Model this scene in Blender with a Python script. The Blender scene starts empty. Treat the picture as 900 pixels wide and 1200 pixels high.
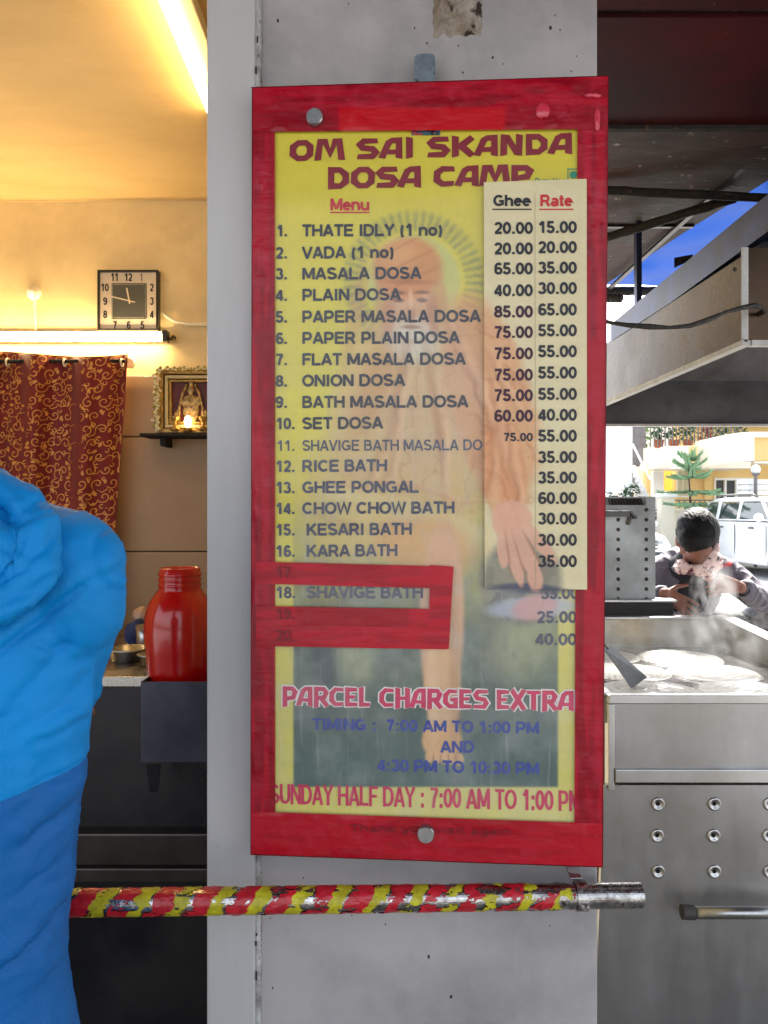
import bpy, bmesh, math, random
import numpy as np
from mathutils import Vector, Matrix, Euler, noise as mn
random.seed(7)
SC = bpy.context.scene
COL = SC.collection
R = math.radians
# ------------------------------------------------------------------ camera, sky, sun, exposure
CAMZ = 1.5; F = 900.0
cd = bpy.data.cameras.new('camera'); cam = bpy.data.objects.new('camera', cd); COL.objects.link(cam)
cam.location = (0, 0, CAMZ); cam.rotation_euler = (R(90), 0, 0)
cd.sensor_fit = 'VERTICAL'; cd.sensor_height = 36; cd.lens = 27.0
cd.clip_start = 0.05; cd.clip_end = 2000
SC.camera = cam
SUN_EL, SUN_AZ = 49, 22      # azimuth measured from +Y (ahead) towards +X
W = bpy.data.worlds.new('World'); SC.world = W; W.use_nodes = True
wn = W.node_tree; bg = wn.nodes['Background']
sky = wn.nodes.new('ShaderNodeTexSky'); sky.sky_type = 'NISHITA'; sky.sun_disc = False
sky.sun_elevation = R(SUN_EL); sky.sun_rotation = R(SUN_AZ); sky.dust_density = 4.0; sky.air_density = 1.2; sky.ozone_density = 1.0
shs = wn.nodes.new('ShaderNodeHueSaturation'); shs.inputs['Saturation'].default_value = .42   # thin bright overcast: a paler sky
wn.links.new(sky.outputs[0], shs.inputs['Color']); wn.links.new(shs.outputs[0], bg.inputs[0]); bg.inputs[1].default_value = 0.15
sl = bpy.data.lights.new('sun', 'SUN'); sl.energy = 4.6; sl.angle = R(12); sl.color = (1, .96, .9)
so = bpy.data.objects.new('sun', sl); COL.objects.link(so)
sd = Vector((math.sin(R(SUN_AZ))*math.cos(R(SUN_EL)), math.cos(R(SUN_AZ))*math.cos(R(SUN_EL)), math.sin(R(SUN_EL))))
so.rotation_euler = sd.to_track_quat('Z', 'Y').to_euler(); so.location = (3, 5, 9)
SC.view_settings.view_transform = 'Standard'; SC.view_settings.look = 'None'
SC.view_settings.gamma = 1; SC.view_settings.exposure = 1.92
SC.render.resolution_x = 768; SC.render.resolution_y = 1024

# ------------------------------------------------------------------ helpers
def P(px, py, d): return Vector(((px-450)/F*d, d, CAMZ-(py-600)/F*d))
def lin(c):
    c = c/255.0
    return c/12.92 if c <= .04045 else ((c+.055)/1.055)**2.4
def C(r, g, b): return (lin(r), lin(g), lin(b), 1)
OFF = {}
class MB:
    def __init__(s): s.v = []; s.f = []; s.m = []
    def add(s, vs, fs, mi=0):
        n = len(s.v); s.v += [tuple(v) for v in vs]; s.f += [tuple(i+n for i in f) for f in fs]; s.m += [mi]*len(fs); return s
    def box(s, x0, x1, y0, y1, z0, z1, mi=0):
        return s.add([(x0,y0,z0),(x1,y0,z0),(x1,y1,z0),(x0,y1,z0),(x0,y0,z1),(x1,y0,z1),(x1,y1,z1),(x0,y1,z1)],
              [(0,3,2,1),(4,5,6,7),(0,1,5,4),(1,2,6,5),(2,3,7,6),(3,0,4,7)], mi)
    def hexa(s, b, t, mi=0):            # bottom 4 pts, top 4 pts
        return s.add(list(b)+list(t), [(0,3,2,1),(4,5,6,7),(0,1,5,4),(1,2,6,5),(2,3,7,6),(3,0,4,7)], mi)
    def bar(s, p0, p1, w, h, up=(0,0,1), mi=0):
        p0 = Vector(p0); p1 = Vector(p1); d = (p1-p0).normalized(); u = Vector(up)
        if abs(d.dot(u)) > .95: u = Vector((0,1,0))
        x = d.cross(u).normalized(); u = x.cross(d).normalized()
        q = [(-w/2,-h/2),(w/2,-h/2),(w/2,h/2),(-w/2,h/2)]
        return s.hexa([p0+x*a+u*b for a,b in q], [p1+x*a+u*b for a,b in q], mi)
    def tube(s, path, r, n=12, cap=True, mi=0):
        path = [Vector(p) for p in path]; k = len(path)
        rr = r if isinstance(r, (list, tuple)) else [r]*k
        vs = []; up = Vector((0,0,1)); px = None
        for i, p in enumerate(path):
            d = (path[min(i+1,k-1)]-path[max(i-1,0)]).normalized()
            if px is None:
                a = up if abs(d.z) < .9 else Vector((0,1,0)); px = d.cross(a).normalized()
            else: px = (px-d*px.dot(d)).normalized()
            py = d.cross(px)
            for j in range(n):
                t = 2*math.pi*j/n; vs.append(p+px*(math.cos(t)*rr[i])+py*(math.sin(t)*rr[i]))
        fs = []
        for i in range(k-1):
            for j in range(n):
                a=i*n+j; b=i*n+(j+1)%n; fs.append((a,b,b+n,a+n))
        if cap: fs.append(tuple(range(n-1,-1,-1))); fs.append(tuple(range((k-1)*n, k*n)))
        return s.add(vs, fs, mi)
    def cyl(s, p0, p1, r0, r1=None, n=16, mi=0): return s.tube([p0,p1],[r0, r0 if r1 is None else r1],n,True,mi)
    def lathe(s, prof, c, n=32, axis='z', mi=0, closed=False):
        c = Vector(c); vs=[]; k=len(prof)
        for r,z in prof:
            for j in range(n):
                t=2*math.pi*j/n; a,b=math.cos(t)*r, math.sin(t)*r
                vs.append(c+(Vector((a,b,z)) if axis=='z' else Vector((a,-z,b)) if axis=='y' else Vector((z,a,b))))
        fs=[]
        for i in range(k-1 + (1 if closed else 0)):
            for j in range(n):
                i2=(i+1)%k; fs.append((i*n+j,i*n+(j+1)%n,i2*n+(j+1)%n,i2*n+j))
        return s.add(vs, fs, mi)
    def ell(s, c, r, n=16, m=10, rot=None, mi=0):
        c=Vector(c); r = (r,r,r) if isinstance(r,(int,float)) else r; vs=[]
        M_ = Euler(rot).to_matrix() if rot else Matrix.Identity(3)
        for i in range(m+1):
            ph=math.pi*i/m
            for j in range(n):
                t=2*math.pi*j/n; vs.append(c+M_@Vector((math.sin(ph)*math.cos(t)*r[0],math.sin(ph)*math.sin(t)*r[1],math.cos(ph)*r[2])))
        return s.add(vs,[(i*n+j,(i+1)*n+j,(i+1)*n+(j+1)%n,i*n+(j+1)%n) for i in range(m) for j in range(n)],mi)
    def prism(s, poly, axis, a, b, mi=0):   # poly 2D list; extruded from a to b along axis
        def pt(p, t): return (t,p[0],p[1]) if axis=='x' else (p[0],t,p[1]) if axis=='y' else (p[0],p[1],t)
        n=len(poly)
        return s.add([pt(p,a) for p in poly]+[pt(p,b) for p in poly],
            [tuple(range(n-1,-1,-1)),tuple(range(n,2*n))]+[(i,(i+1)%n,n+(i+1)%n,n+i) for i in range(n)],mi)
    def build(s, name, mat, parent=None, local=False, smooth=False, bevel=0, label=None, world_in=None):
        off = OFF.get(parent, Vector((0,0,0))) if (parent and not local) else Vector((0,0,0))
        me = bpy.data.meshes.new(name)
        vs = s.v
        if parent and not local and off.length: vs=[(v[0]-off.x,v[1]-off.y,v[2]-off.z) for v in s.v]
        me.from_pydata(vs,[],s.f)
        mats = mat if isinstance(mat,(list,tuple)) else [mat]
        for m_ in mats: me.materials.append(m_)
        if len(mats)>1: me.polygons.foreach_set('material_index', s.m)
        bm=bmesh.new(); bm.from_mesh(me); bmesh.ops.recalc_face_normals(bm,faces=bm.faces); bm.to_mesh(me); bm.free()
        if smooth: me.polygons.foreach_set('use_smooth',[True]*len(me.polygons))
        return link(name, me, parent, bevel, label)
def link(name, me, parent=None, bevel=0, label=None):
    o = bpy.data.objects.new(name, me); COL.objects.link(o)
    if parent: o.parent = parent; OFF[o] = OFF.get(parent, Vector((0,0,0)))
    else: OFF[o] = Vector((0,0,0))
    if bevel:
        m=o.modifiers.new('bevel','BEVEL'); m.width=bevel; m.segments=2; m.limit_method='ANGLE'; m.angle_limit=R(40)
    if label: o['label']=label
    return o
def tag(o, label, cat, group=None):
    o['label']=label; o['category']=cat
    if group: o['group']=group
    return o
def thing(name, label, cat, loc, group=None, rz=0):
    o=bpy.data.objects.new(name,None); COL.objects.link(o); o.empty_display_size=.05
    o.location=loc; o.rotation_euler=(0,0,rz); OFF[o]=Vector(loc); tag(o,label,cat,group); return o
def struct(o, kind='structure'): o['kind']=kind; return o
def kids(o): return [c for c in bpy.data.objects if c.parent==o]
def dup(o, loc, label=None, rz=None):
    r=o.copy(); COL.objects.link(r); r.location=loc
    if rz is not None: r.rotation_euler=(0,0,rz)
    if label: r['label']=label
    for c in kids(o):
        d=c.copy(); COL.objects.link(d); d.parent=r
        for g in kids(c):
            e=g.copy(); COL.objects.link(e); e.parent=d
    return r
# ------------------------------------------------------------------ materials
def nd(t, typ, **k):
    n=t.nodes.new(typ)
    for a,b in k.items():
        if a.startswith('i_'): n.inputs[a[2:].replace('_',' ')].default_value=b
        else: setattr(n,a,b)
    return n
def M(name, col, col2=None, scale=8, rough=.6, metal=0, bump=0, bscale=40, stretch=(1,1,1), coat=0, spots=None, spotscale=30,
      spotamt=.62, rvar=0, emit=None, estr=0, trans=0, spec=.5, attr=None, thresh=None, sheen=0, ior=1.45, dirt=None, dirtscale=3, dirtamt=.5):
    m=bpy.data.materials.new(name); m.use_nodes=True; t=m.node_tree; b=t.nodes['Principled BSDF']; L=t.links.new
    b.inputs['Roughness'].default_value=rough; b.inputs['Metallic'].default_value=metal
    b.inputs['Specular IOR Level'].default_value=spec; b.inputs['Coat Weight'].default_value=coat; b.inputs['IOR'].default_value=ior
    b.inputs['Transmission Weight'].default_value=trans; b.inputs['Sheen Weight'].default_value=sheen
    tc=nd(t,'ShaderNodeTexCoord'); mp=nd(t,'ShaderNodeMapping'); mp.inputs['Scale'].default_value=stretch; L(tc.outputs['Object'],mp.inputs[0])
    b.inputs['Base Color'].default_value=col
    cur=None
    if attr:
        a=nd(t,'ShaderNodeAttribute',attribute_name=attr); cur=a.outputs['Color']
    def mixin(fac, c2):
        nonlocal cur
        mx=nd(t,'ShaderNodeMix',data_type='RGBA'); L(fac,mx.inputs[0])
        if cur is None: mx.inputs[6].default_value=col
        else: L(cur,mx.inputs[6])
        mx.inputs[7].default_value=c2; cur=mx.outputs[2]
    def noisefac(sc, lo, hi, det=6, seed=0, st=True):
        n=nd(t,'ShaderNodeTexNoise',noise_dimensions='4D'); n.inputs['W'].default_value=seed
        n.inputs['Scale'].default_value=sc; n.inputs['Detail'].default_value=det
        n.inputs['Roughness'].default_value=.65; L((mp if st else tc).outputs[0 if st else 'Object'],n.inputs['Vector'])
        r=nd(t,'ShaderNodeMapRange'); r.inputs[1].default_value=lo; r.inputs[2].default_value=hi; L(n.outputs[0],r.inputs[0]); return r.outputs[0]
    if col2: mixin(noisefac(scale,.35,.65) if thresh is None else noisefac(scale,thresh-.015,thresh+.015), col2)
    if dirt: mixin(noisefac(dirtscale,dirtamt-.08,dirtamt+.16,8,3.3,False), dirt)
    if spots: mixin(noisefac(spotscale,spotamt,spotamt+.06,4,7.7,False), spots)
    if cur is not None: L(cur,b.inputs['Base Color'])
    if rvar:
        f=noisefac(scale*1.7+2,.3,.7,6,5); r=nd(t,'ShaderNodeMapRange'); r.inputs[3].default_value=max(.02,rough-rvar); r.inputs[4].default_value=rough+rvar
        L(f,r.inputs[0]); L(r.outputs[0],b.inputs['Roughness'])
    if bump:
        n=nd(t,'ShaderNodeTexNoise'); n.inputs['Scale'].default_value=bscale; n.inputs['Detail'].default_value=5; L(mp.outputs[0],n.inputs['Vector'])
        bp=nd(t,'ShaderNodeBump'); bp.inputs['Strength'].default_value=bump; bp.inputs['Distance'].default_value=.01; L(n.outputs[0],bp.inputs['Height']); L(bp.outputs[0],b.inputs['Normal'])
    if emit: b.inputs['Emission Color'].default_value=emit; b.inputs['Emission Strength'].default_value=estr
    return m
def vcol(me, arr):
    a=me.color_attributes.new('Col','FLOAT_COLOR','POINT'); a.data.foreach_set('color', np.asarray(arr,dtype=np.float32).ravel())

mt = {}
mt['pillar']=M('grey_paint',C(180,174,173),C(168,163,163),3,rough=.42,bump=.05,bscale=60,stretch=(1,1,.25),spots=C(70,66,64),spotscale=55,spotamt=.74,rvar=.14,coat=.35,dirt=C(138,134,134),dirtscale=3,dirtamt=.52)
mt['post']=M('post_paint',C(196,193,191),C(182,179,178),4,rough=.45,bump=.08,bscale=50,stretch=(1.5,1,.2),spots=C(60,55,52),spotscale=70,spotamt=.69,rvar=.08)
mt['seam']=M('sealant',C(196,194,190),C(120,115,112),30,rough=.7,bump=.5,bscale=90,spots=C(35,30,28),spotscale=90,spotamt=.6)
mt['gap']=M('dark_gap',C(30,28,30),rough=.8)
mt['bsteel']=M('brushed_steel',(.62,.62,.62,1),(.50,.49,.48,1),3.5,rough=.34,metal=1,bump=.02,bscale=80,stretch=(1,1,.35),rvar=.1,spots=(.25,.22,.2,1),spotscale=60,spotamt=.71,dirt=(.38,.36,.34,1),dirtscale=2.4)
mt['csteel']=M('cabinet_steel',(.46,.455,.46,1),(.36,.355,.36,1),2.2,rough=.36,metal=.85,bump=.02,bscale=60,stretch=(2.2,1,.5),rvar=.1,dirt=(.31,.29,.27,1),dirtscale=2.2,dirtamt=.52)
mt['chrome']=M('worn_chrome',(.62,.61,.6,1),(.2,.18,.17,1),60,rough=.25,metal=1,bump=.1,bscale=150,rvar=.12,spots=(.12,.09,.07,1),spotscale=90,spotamt=.6)
mt['stud']=M('stud_steel',(.50,.50,.50,1),(.36,.36,.36,1),60,rough=.3,metal=1)
mt['blacksteel']=M('dark_steel',C(40,41,46),C(30,30,34),2,rough=.33,metal=.55,bump=.015,bscale=30,rvar=.08,dirt=C(58,55,56),dirtscale=3)
mt['boxsteel']=M('bin_steel',C(82,84,96),C(62,64,74),5,rough=.38,metal=.8,bump=.02,bscale=30,rvar=.1)
mt['ledge']=M('ledge_steel',C(80,74,70),C(55,50,48),5,rough=.35,metal=.8)
mt['rust']=M('rusty_iron',C(46,40,36),C(24,21,20),22,rough=.8,bump=.5,bscale=60,spots=C(92,66,44),spotscale=40,spotamt=.6)
mt['plastic_red']=M('red_plastic',C(200,18,14),C(175,12,10),4,rough=.2,trans=.15,coat=.5,bump=.03,bscale=40)
mt['paper']=M('print_paper',(.8,.8,.8,1),rough=.4,attr='Col',coat=.12)
mt['tape']=M('red_tape',(.6,.02,.04,1),rough=.32,attr='Col',bump=.14,bscale=22,stretch=(1,1,3),coat=.08,rvar=.12,spec=.3)
mt['ink']=M('black_ink',C(30,28,36),C(52,50,58),60,rough=.45)
mt['ink_grey']=M('faded_ink',C(50,50,72),C(88,88,106),45,rough=.45)
mt['ink_red']=M('red_ink',C(190,30,40),C(204,52,60),30,rough=.45)
mt['ink_title']=M('maroon_ink',C(124,22,38),C(138,34,48),25,rough=.45)
mt['ink_pink']=M('crimson_ink',C(206,60,98),C(190,44,80),25,rough=.45)
mt['ink_white']=M('white_outline',C(228,220,216),rough=.45)
mt['ink_blue']=M('blue_ink',C(44,60,146),C(58,78,150),25,rough=.45)
mt['ink_dkred']=M('ghost_ink',C(122,8,26),rough=.4)
mt['ink_green']=M('green_ink',C(40,140,110),rough=.45)

# ------------------------------------------------------------------ numpy noise
def vnoise(x, y, seed=0):
    xi=np.floor(x).astype(np.int64); yi=np.floor(y).astype(np.int64); fx=x-xi; fy=y-yi
    fx=fx*fx*(3-2*fx); fy=fy*fy*(3-2*fy)
    def h(a,b):
        n=(a*374761393+b*668265263+seed*974711)&0x7fffffff; n=((n^(n>>13))*1274126177)&0x7fffffff; return ((n^(n>>16))&0xffff)/65535.0
    return (h(xi,yi)*(1-fx)+h(xi+1,yi)*fx)*(1-fy)+(h(xi,yi+1)*(1-fx)+h(xi+1,yi+1)*fx)*fy
def fbm(x,y,seed=0,o=4):
    s=0; a=.5
    for i in range(o): s=s+a*vnoise(x*2**i,y*2**i,seed+i); a*=.5
    return s/(1-.5**o)
def sstep(a,b,x):
    t=np.clip((x-a)/(b-a),0,1); return t*t*(3-2*t)

# ================================================================== GROUND AND STREET
g=MB().box(-300,300,-60,600,-.5,-.004)
struct(g.build('ground',M('ground_earth',C(146,146,146),C(128,128,130),2,rough=.9,bump=.2,bscale=20)))
mt['paving']=M('concrete_floor',C(132,130,126),C(108,106,102),4,rough=.75,bump=.2,bscale=30,dirt=C(90,86,80))
struct(MB().box(-4,6,-6,6,-.08,.0).build('pavement',mt['paving'],bevel=.01))
struct(MB().box(-120,140,7.2,19.6,-.05,.2).build('road',M('road_concrete',C(168,168,168),C(150,150,150),6,rough=.9,bump=.3,bscale=60)))
struct(MB().box(-120,140,6,7.2,-.05,.24).build('kerb',M('kerb_concrete',C(170,168,160),rough=.85,bump=.2,bscale=30)))

# ================================================================== STALL ROOM (left)
BW=3.4; CZ=CAMZ+365/F*BW
wall_m=M('cream_paint',C(236,216,164),C(226,204,150),2,rough=.55,bump=.06,bscale=14,dirt=C(204,182,138),dirtscale=2)
ceil_m=M('ceiling_paint',C(226,200,150),C(212,184,132),1.6,rough=.5,bump=.15,bscale=6,stretch=(1,3,1))
lam_m=M('brown_laminate',C(162,132,98),C(150,120,88),3,rough=.5,bump=.03,bscale=20)
kiosk=thing('kiosk_room','small warmly lit kitchen room with cream upper walls and brown panels below','kitchen room',(-1.3,2.4,0))
zl=CAMZ+(600-441)/F*BW
MB().box(-3.1,.33,BW+.061,BW+.1,0,CZ+.1).build('outer_wall',mt['post'],kiosk)
MB().box(-3.1,.28,BW,BW+.06,zl,CZ).build('back_wall',wall_m,kiosk)
zs=[0,P(0,646,BW).z,P(0,512,BW).z,zl]
for i in range(3):
    for (a,b) in ((-3.1,-1.85),(-1.846,-.6),(-.596,.28)):
        MB().box(a,b,BW-.006,BW+.06,zs[i]+.002,zs[i+1]-.003).build('wall_panel',lam_m,kiosk,bevel=.002)
MB().box(-3.1,.33,1.36,BW,CZ,CZ+.05).build('ceiling',ceil_m,kiosk)
MB().box(-3.2,-3.1,1.36,BW+.08,0,CZ+.1).build('side_wall',wall_m,kiosk)
MB().box(.28,.33,1.5,BW,0,CZ).build('side_wall',wall_m,kiosk)
MB().box(-3.1,.28,1.36,BW,.001,.02).build('floor_slab',mt['paving'],kiosk)
MB().box(-3.2,.5,1.34,1.42,CZ-.05,CZ+.35).build('fascia',mt['post'],kiosk)
MB().box(-3.3,.6,1.3,BW+.3,CZ+.35,CZ+.4).build('roof',mt['rust'],kiosk)
MB().tube([P(-60,236,BW-.003),P(300,234,BW-.003)],.004,6).build('trim',ceil_m,kiosk)

# tube lamps
tube_m=M('lit_tube',(1,1,1,1),emit=(1,.72,.35,1),estr=18)
tube2_m=M('lit_ceiling_tube',(1,1,1,1),emit=(1,.68,.28,1),estr=8)
batten_m=M('batten_white',C(235,225,200),rough=.4)
t=thing('tube_lamp','glowing tube lamp mounted level on the back wall above the curtain','lamp',P(60,397,BW-.05))
MB().box(P(-170,0,BW).x,P(196,0,BW).x,BW-.03,BW-.001,P(0,402,BW).z,P(0,390,BW).z).build('batten',batten_m,t,bevel=.003)
MB().cyl(P(-165,395,BW-.05),P(190,395,BW-.05),.014).build('tube',tube_m,t,smooth=True)
for px in (-168,194): MB().box(P(px,0,BW-.05).x-.012,P(px,0,BW-.05).x+.012,BW-.07,BW-.03,P(0,401,BW-.05).z,P(0,388,BW-.05).z).build('tube_holder',mt['ledge'],t,bevel=.003)
MB().tube([P(197,395,BW-.05),P(200,398,BW-.05),P(203,394,BW-.04),P(205,396,BW-.01)],.006,8).build('starter',mt['ledge'],t)
t=thing('tube_lamp','glowing tube lamp on the ceiling running back beside the grey pillar','lamp',(-.56,2.2,CZ-.02))
MB().cyl((-.565,1.65,CZ-.05),(-.572,2.62,CZ-.05),.016).build('tube',tube2_m,t,smooth=True)
MB().box(-.545,-.5,1.62,2.66,CZ-.04,CZ-.002).build('batten',batten_m,t,bevel=.004)
for y in (1.63,2.63): MB().box(-.585,-.55,y-.012,y+.012,CZ-.07,CZ-.002).build('tube_holder',mt['rust'],t,bevel=.003)

# ------------------------------------------------------------------ text helper
def text_mesh(body, bold=.012):
    cu=bpy.data.curves.new('t','FONT'); cu.body=body; cu.size=1; cu.offset=bold; cu.resolution_u=4
    o=bpy.data.objects.new('t',cu); me=bpy.data.meshes.new_from_object(o)
    co=np.array([v.co[:] for v in me.vertices]); fs=[tuple(p.vertices) for p in me.polygons]
    bpy.data.objects.remove(o); bpy.data.meshes.remove(me); bpy.data.curves.remove(cu)
    return co[:,:2], fs
CAPH=.73
def place_text(body, A, B, h, plane, bold=.022, ymax=None):
    """A,B = baseline start/end (local x,z); h cap height; plane=local y"""
    co,fs=text_mesh(body,bold)
    x0,x1=co[:,0].min(),co[:,0].max()
    A=np.array(A);B=np.array(B); u=(B-A); w=np.array([0,1.0])
    up=CAPH
    tt=(co[:,0]-x0)/(x1-x0)
    X=A[None,:]+tt[:,None]*u[None,:]+(co[:,1]/up*h)[:,None]*w[None,:]
    return [(float(a),plane,float(b)) for a,b in X], fs


def arc(cx,cy,rx,ry,a0,a1,n=9): return [(cx+rx*math.cos(R(a0+(a1-a0)*i/n)),cy+ry*math.sin(R(a0+(a1-a0)*i/n))) for i in range(n+1)]
H_=.105
SF={'A':(1.0,[[(.10,0),(.46,.90),(.54,.90),(.90,0)],[(.24,.30),(.76,.30)]]),
'B':(.96,[[(.14,.0),(.14,1)],[(.14,.915),(.50,.915)]+arc(.52,.72,.20,.195,85,-85)+[(.14,.525)],[(.14,.525),(.52,.525)]+arc(.56,.305,.24,.22,85,-85)+[(.14,.085)]]),
'C':(1.02,[arc(.53,.5,.40,.40,42,318,18)]),
'D':(1.02,[[(.14,0),(.14,1)],[(.14,.915),(.46,.915)]+arc(.48,.5,.40,.415,85,-85,12)+[(.14,.085)]]),
'E':(.92,[[(.14,0),(.14,1)],[(.14,.915),(.86,.915)],[(.14,.52),(.80,.52)],[(.14,.085),(.88,.085)]]),
'F':(.84,[[(.14,0),(.14,1)],[(.14,.915),(.82,.915)],[(.14,.50),(.72,.50)]]),
'G':(1.08,[arc(.54,.5,.41,.40,44,290,16)+[(.90,.20),(.90,.44),(.56,.44)]]),
'H':(1.0,[[(.14,0),(.14,1)],[(.86,0),(.86,1)],[(.14,.51),(.86,.51)]]),
'I':(.40,[[(.20,0),(.20,1)]]),
'K':(1.0,[[(.14,0),(.14,1)],[(.86,1),(.16,.36)],[(.40,.60),(.90,0)]]),
'L':(.85,[[(.14,1),(.14,.085),(.82,.085)]]),
'M':(1.16,[[(.13,0),(.13,1)],[(1.03,0),(1.03,1)],[(.16,.97),(.58,.12)],[(1.0,.97),(.58,.12)]]),
'N':(1.0,[[(.14,0),(.14,1)],[(.86,0),(.86,1)],[(.17,.95),(.83,.05)]]),
'O':(1.08,[arc(.54,.5,.42,.41,0,360,22)]),
'P':(.94,[[(.14,0),(.14,1)],[(.14,.915),(.52,.915)]+arc(.54,.66,.24,.255,85,-85)+[(.14,.405)]]),
'R':(1.0,[[(.14,0),(.14,1)],[(.14,.915),(.54,.915)]+arc(.56,.68,.23,.235,85,-85)+[(.14,.445)],[(.56,.44),(.88,0)]]),
'S':(.94,[arc(.46,.72,.31,.20,20,180,8)+[(.16,.64),(.30,.55),(.64,.46),(.80,.36)]+arc(.47,.29,.34,.205,10,-165,8)]),
'T':(.88,[[(0.02,.915),(.86,.915)],[(.44,.9),(.44,0)]]),
'U':(1.0,[[(.14,1),(.14,.36)]+arc(.5,.36,.36,.27,180,360,10)+[(.86,1)]]),
'V':(.94,[[(.07,1),(.44,.08),(.50,.08),(.87,1)]]),
'W':(1.3,[[(.07,1),(.34,.06),(.65,.92),(.96,.06),(1.23,1)]]),
'X':(.94,[[(.08,1),(.86,0)],[(.86,1),(.08,0)]]),
'Y':(.94,[[(.08,1),(.47,.46),(.86,1)],[(.47,.48),(.47,0)]]),
'0':(.80,[arc(.40,.5,.28,.41,0,360,20)]),
'1':(.78,[[(.14,.70),(.30,.78),(.44,1)],[(.48,0),(.48,1)]]),
'2':(.80,[arc(.40,.70,.26,.215,170,-20,9)+[(.55,.46),(.16,.10)],[(.08,.085),(.72,.085)]]),
'3':(.80,[arc(.38,.72,.24,.195,165,-80,9),arc(.38,.30,.28,.215,82,-165,10)]),
'4':(.80,[[(.56,0),(.56,.95)],[(.56,.95),(.10,.30)],[(.04,.26),(.76,.26)]]),
'5':(.80,[[(.68,.915),(.22,.915),(.15,.50)],arc(.38,.32,.28,.235,140,-165,12)]),
'6':(.80,[arc(.42,.31,.27,.225,0,360,14),[(.15,.34)]+arc(.44,.58,.28,.335,185,40,8)]),
'7':(.80,[[(.08,.915),(.72,.915)],[(.68,.9),(.44,.52),(.32,0)]]),
'8':(.80,[arc(.40,.725,.23,.19,0,360,14),arc(.40,.295,.28,.21,0,360,14)]),
'9':(.80,[arc(.38,.69,.27,.225,0,360,14),[(.65,.66)]+arc(.36,.42,.28,.335,5,-140,8)]),
'.':(.40,[[(.20,0),(.20,.2)]]),':':(.44,[[(.22,0),(.22,.2)],[(.22,.52),(.22,.72)]]),'-':(.5,[[(.06,.36),(.44,.36)]]),
'(':(.46,[arc(.52,.38,.34,.66,130,230,8)]),')':(.46,[arc(-.06,.38,.34,.66,50,-50,8)]),
'n':(.85,[[(.13,0),(.13,.73)],arc(.42,.42,.28,.24,160,0,7)+[(.70,0)]]),
'o':(.85,[arc(.42,.365,.30,.28,0,360,16)]),
'e':(.80,[[(.12,.40),(.68,.40)]+arc(.40,.365,.28,.28,8,320,14)]),
'h':(.85,[[(.13,0),(.13,1)],arc(.42,.42,.28,.24,160,0,7)+[(.70,0)]]),
'u':(.85,[[(.13,.73),(.13,.30)]+arc(.41,.30,.28,.22,180,340,7),[(.71,0),(.71,.73)]]),
'r':(.55,[[(.13,0),(.13,.73)],[(.14,.50),(.26,.62),(.50,.64)]]),
'a':(.80,[arc(.38,.47,.26,.17,150,0,6)+[(.64,.0)],arc(.36,.20,.24,.14,40,330,10)]),
't':(.48,[[(.22,.95),(.22,.12),(.44,.07)],[(.02,.66),(.44,.66)]]),
'i':(.36,[[(.18,0),(.18,.73)],[(.18,.85),(.18,1)]]),'s':(.75,[[(.64,.6),(.36,.67),(.15,.55),(.60,.25),(.40,.07),(.08,.14)]]),
'v':(.76,[[(.06,.73),(.38,.06),(.70,.73)]]),'y':(.76,[[(.06,.73),(.38,.06)],[(.70,.73),(.34,-.12),(.1,-.2)]]),
'k':(.8,[[(.13,0),(.13,1)],[(.66,.73),(.15,.28)],[(.36,.46),(.70,0)]]),
'g':(.85,[arc(.40,.365,.27,.28,0,360,14),[(.70,.73),(.70,-.06),(.5,-.2),(.15,-.16)]]),
' ':(.42,[])}
def strokes(m_,pts,w,ly):
    n=len(pts); closed=(pts[0]-pts[-1]).length<1e-6; vs=[]
    for i,p_ in enumerate(pts):
        if closed: d1=(pts[i]-pts[i-1 if i>0 else n-2]).normalized(); d2=(pts[(i+1) if i<n-1 else 1]-pts[i]).normalized()
        else: d1=(pts[i]-pts[i-1]).normalized() if i>0 else (pts[1]-pts[0]).normalized(); d2=(pts[i+1]-pts[i]).normalized() if i<n-1 else d1
        t_=(d1+d2).normalized(); nn_=Vector((-t_.y,t_.x)); cosh=max(.5,nn_.dot(Vector((-d1.y,d1.x)))); off=nn_*w/2/cosh
        vs+=[(p_.x+off.x,ly,p_.y+off.y),(p_.x-off.x,ly,p_.y-off.y)]
    m_.add(vs,[(2*i,2*i+1,2*i+3,2*i+2) for i in range(n-1)])
def stext(body,A,Bq,h,ly,wt=.2,m_=None):
    m_=m_ or MB(); A=Vector(A); Bq=Vector(Bq); tot=sum(SF[c][0] for c in body)+.02*(len(body)-1); sc=(Bq-A).length/tot; dr=(Bq-A).normalized(); x=0; k=0
    for ch in body:
        w_,st=SF[ch]
        for p_ in st:
            strokes(m_,[A+dr*((x+u)*sc)+Vector((0,v*h)) for u,v in p_],min(wt*h,.26*sc*1.0 if sc<h*.75 else wt*h),ly-(k%3)*.00012); k+=1
        x+=w_+.02
    return m_

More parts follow.
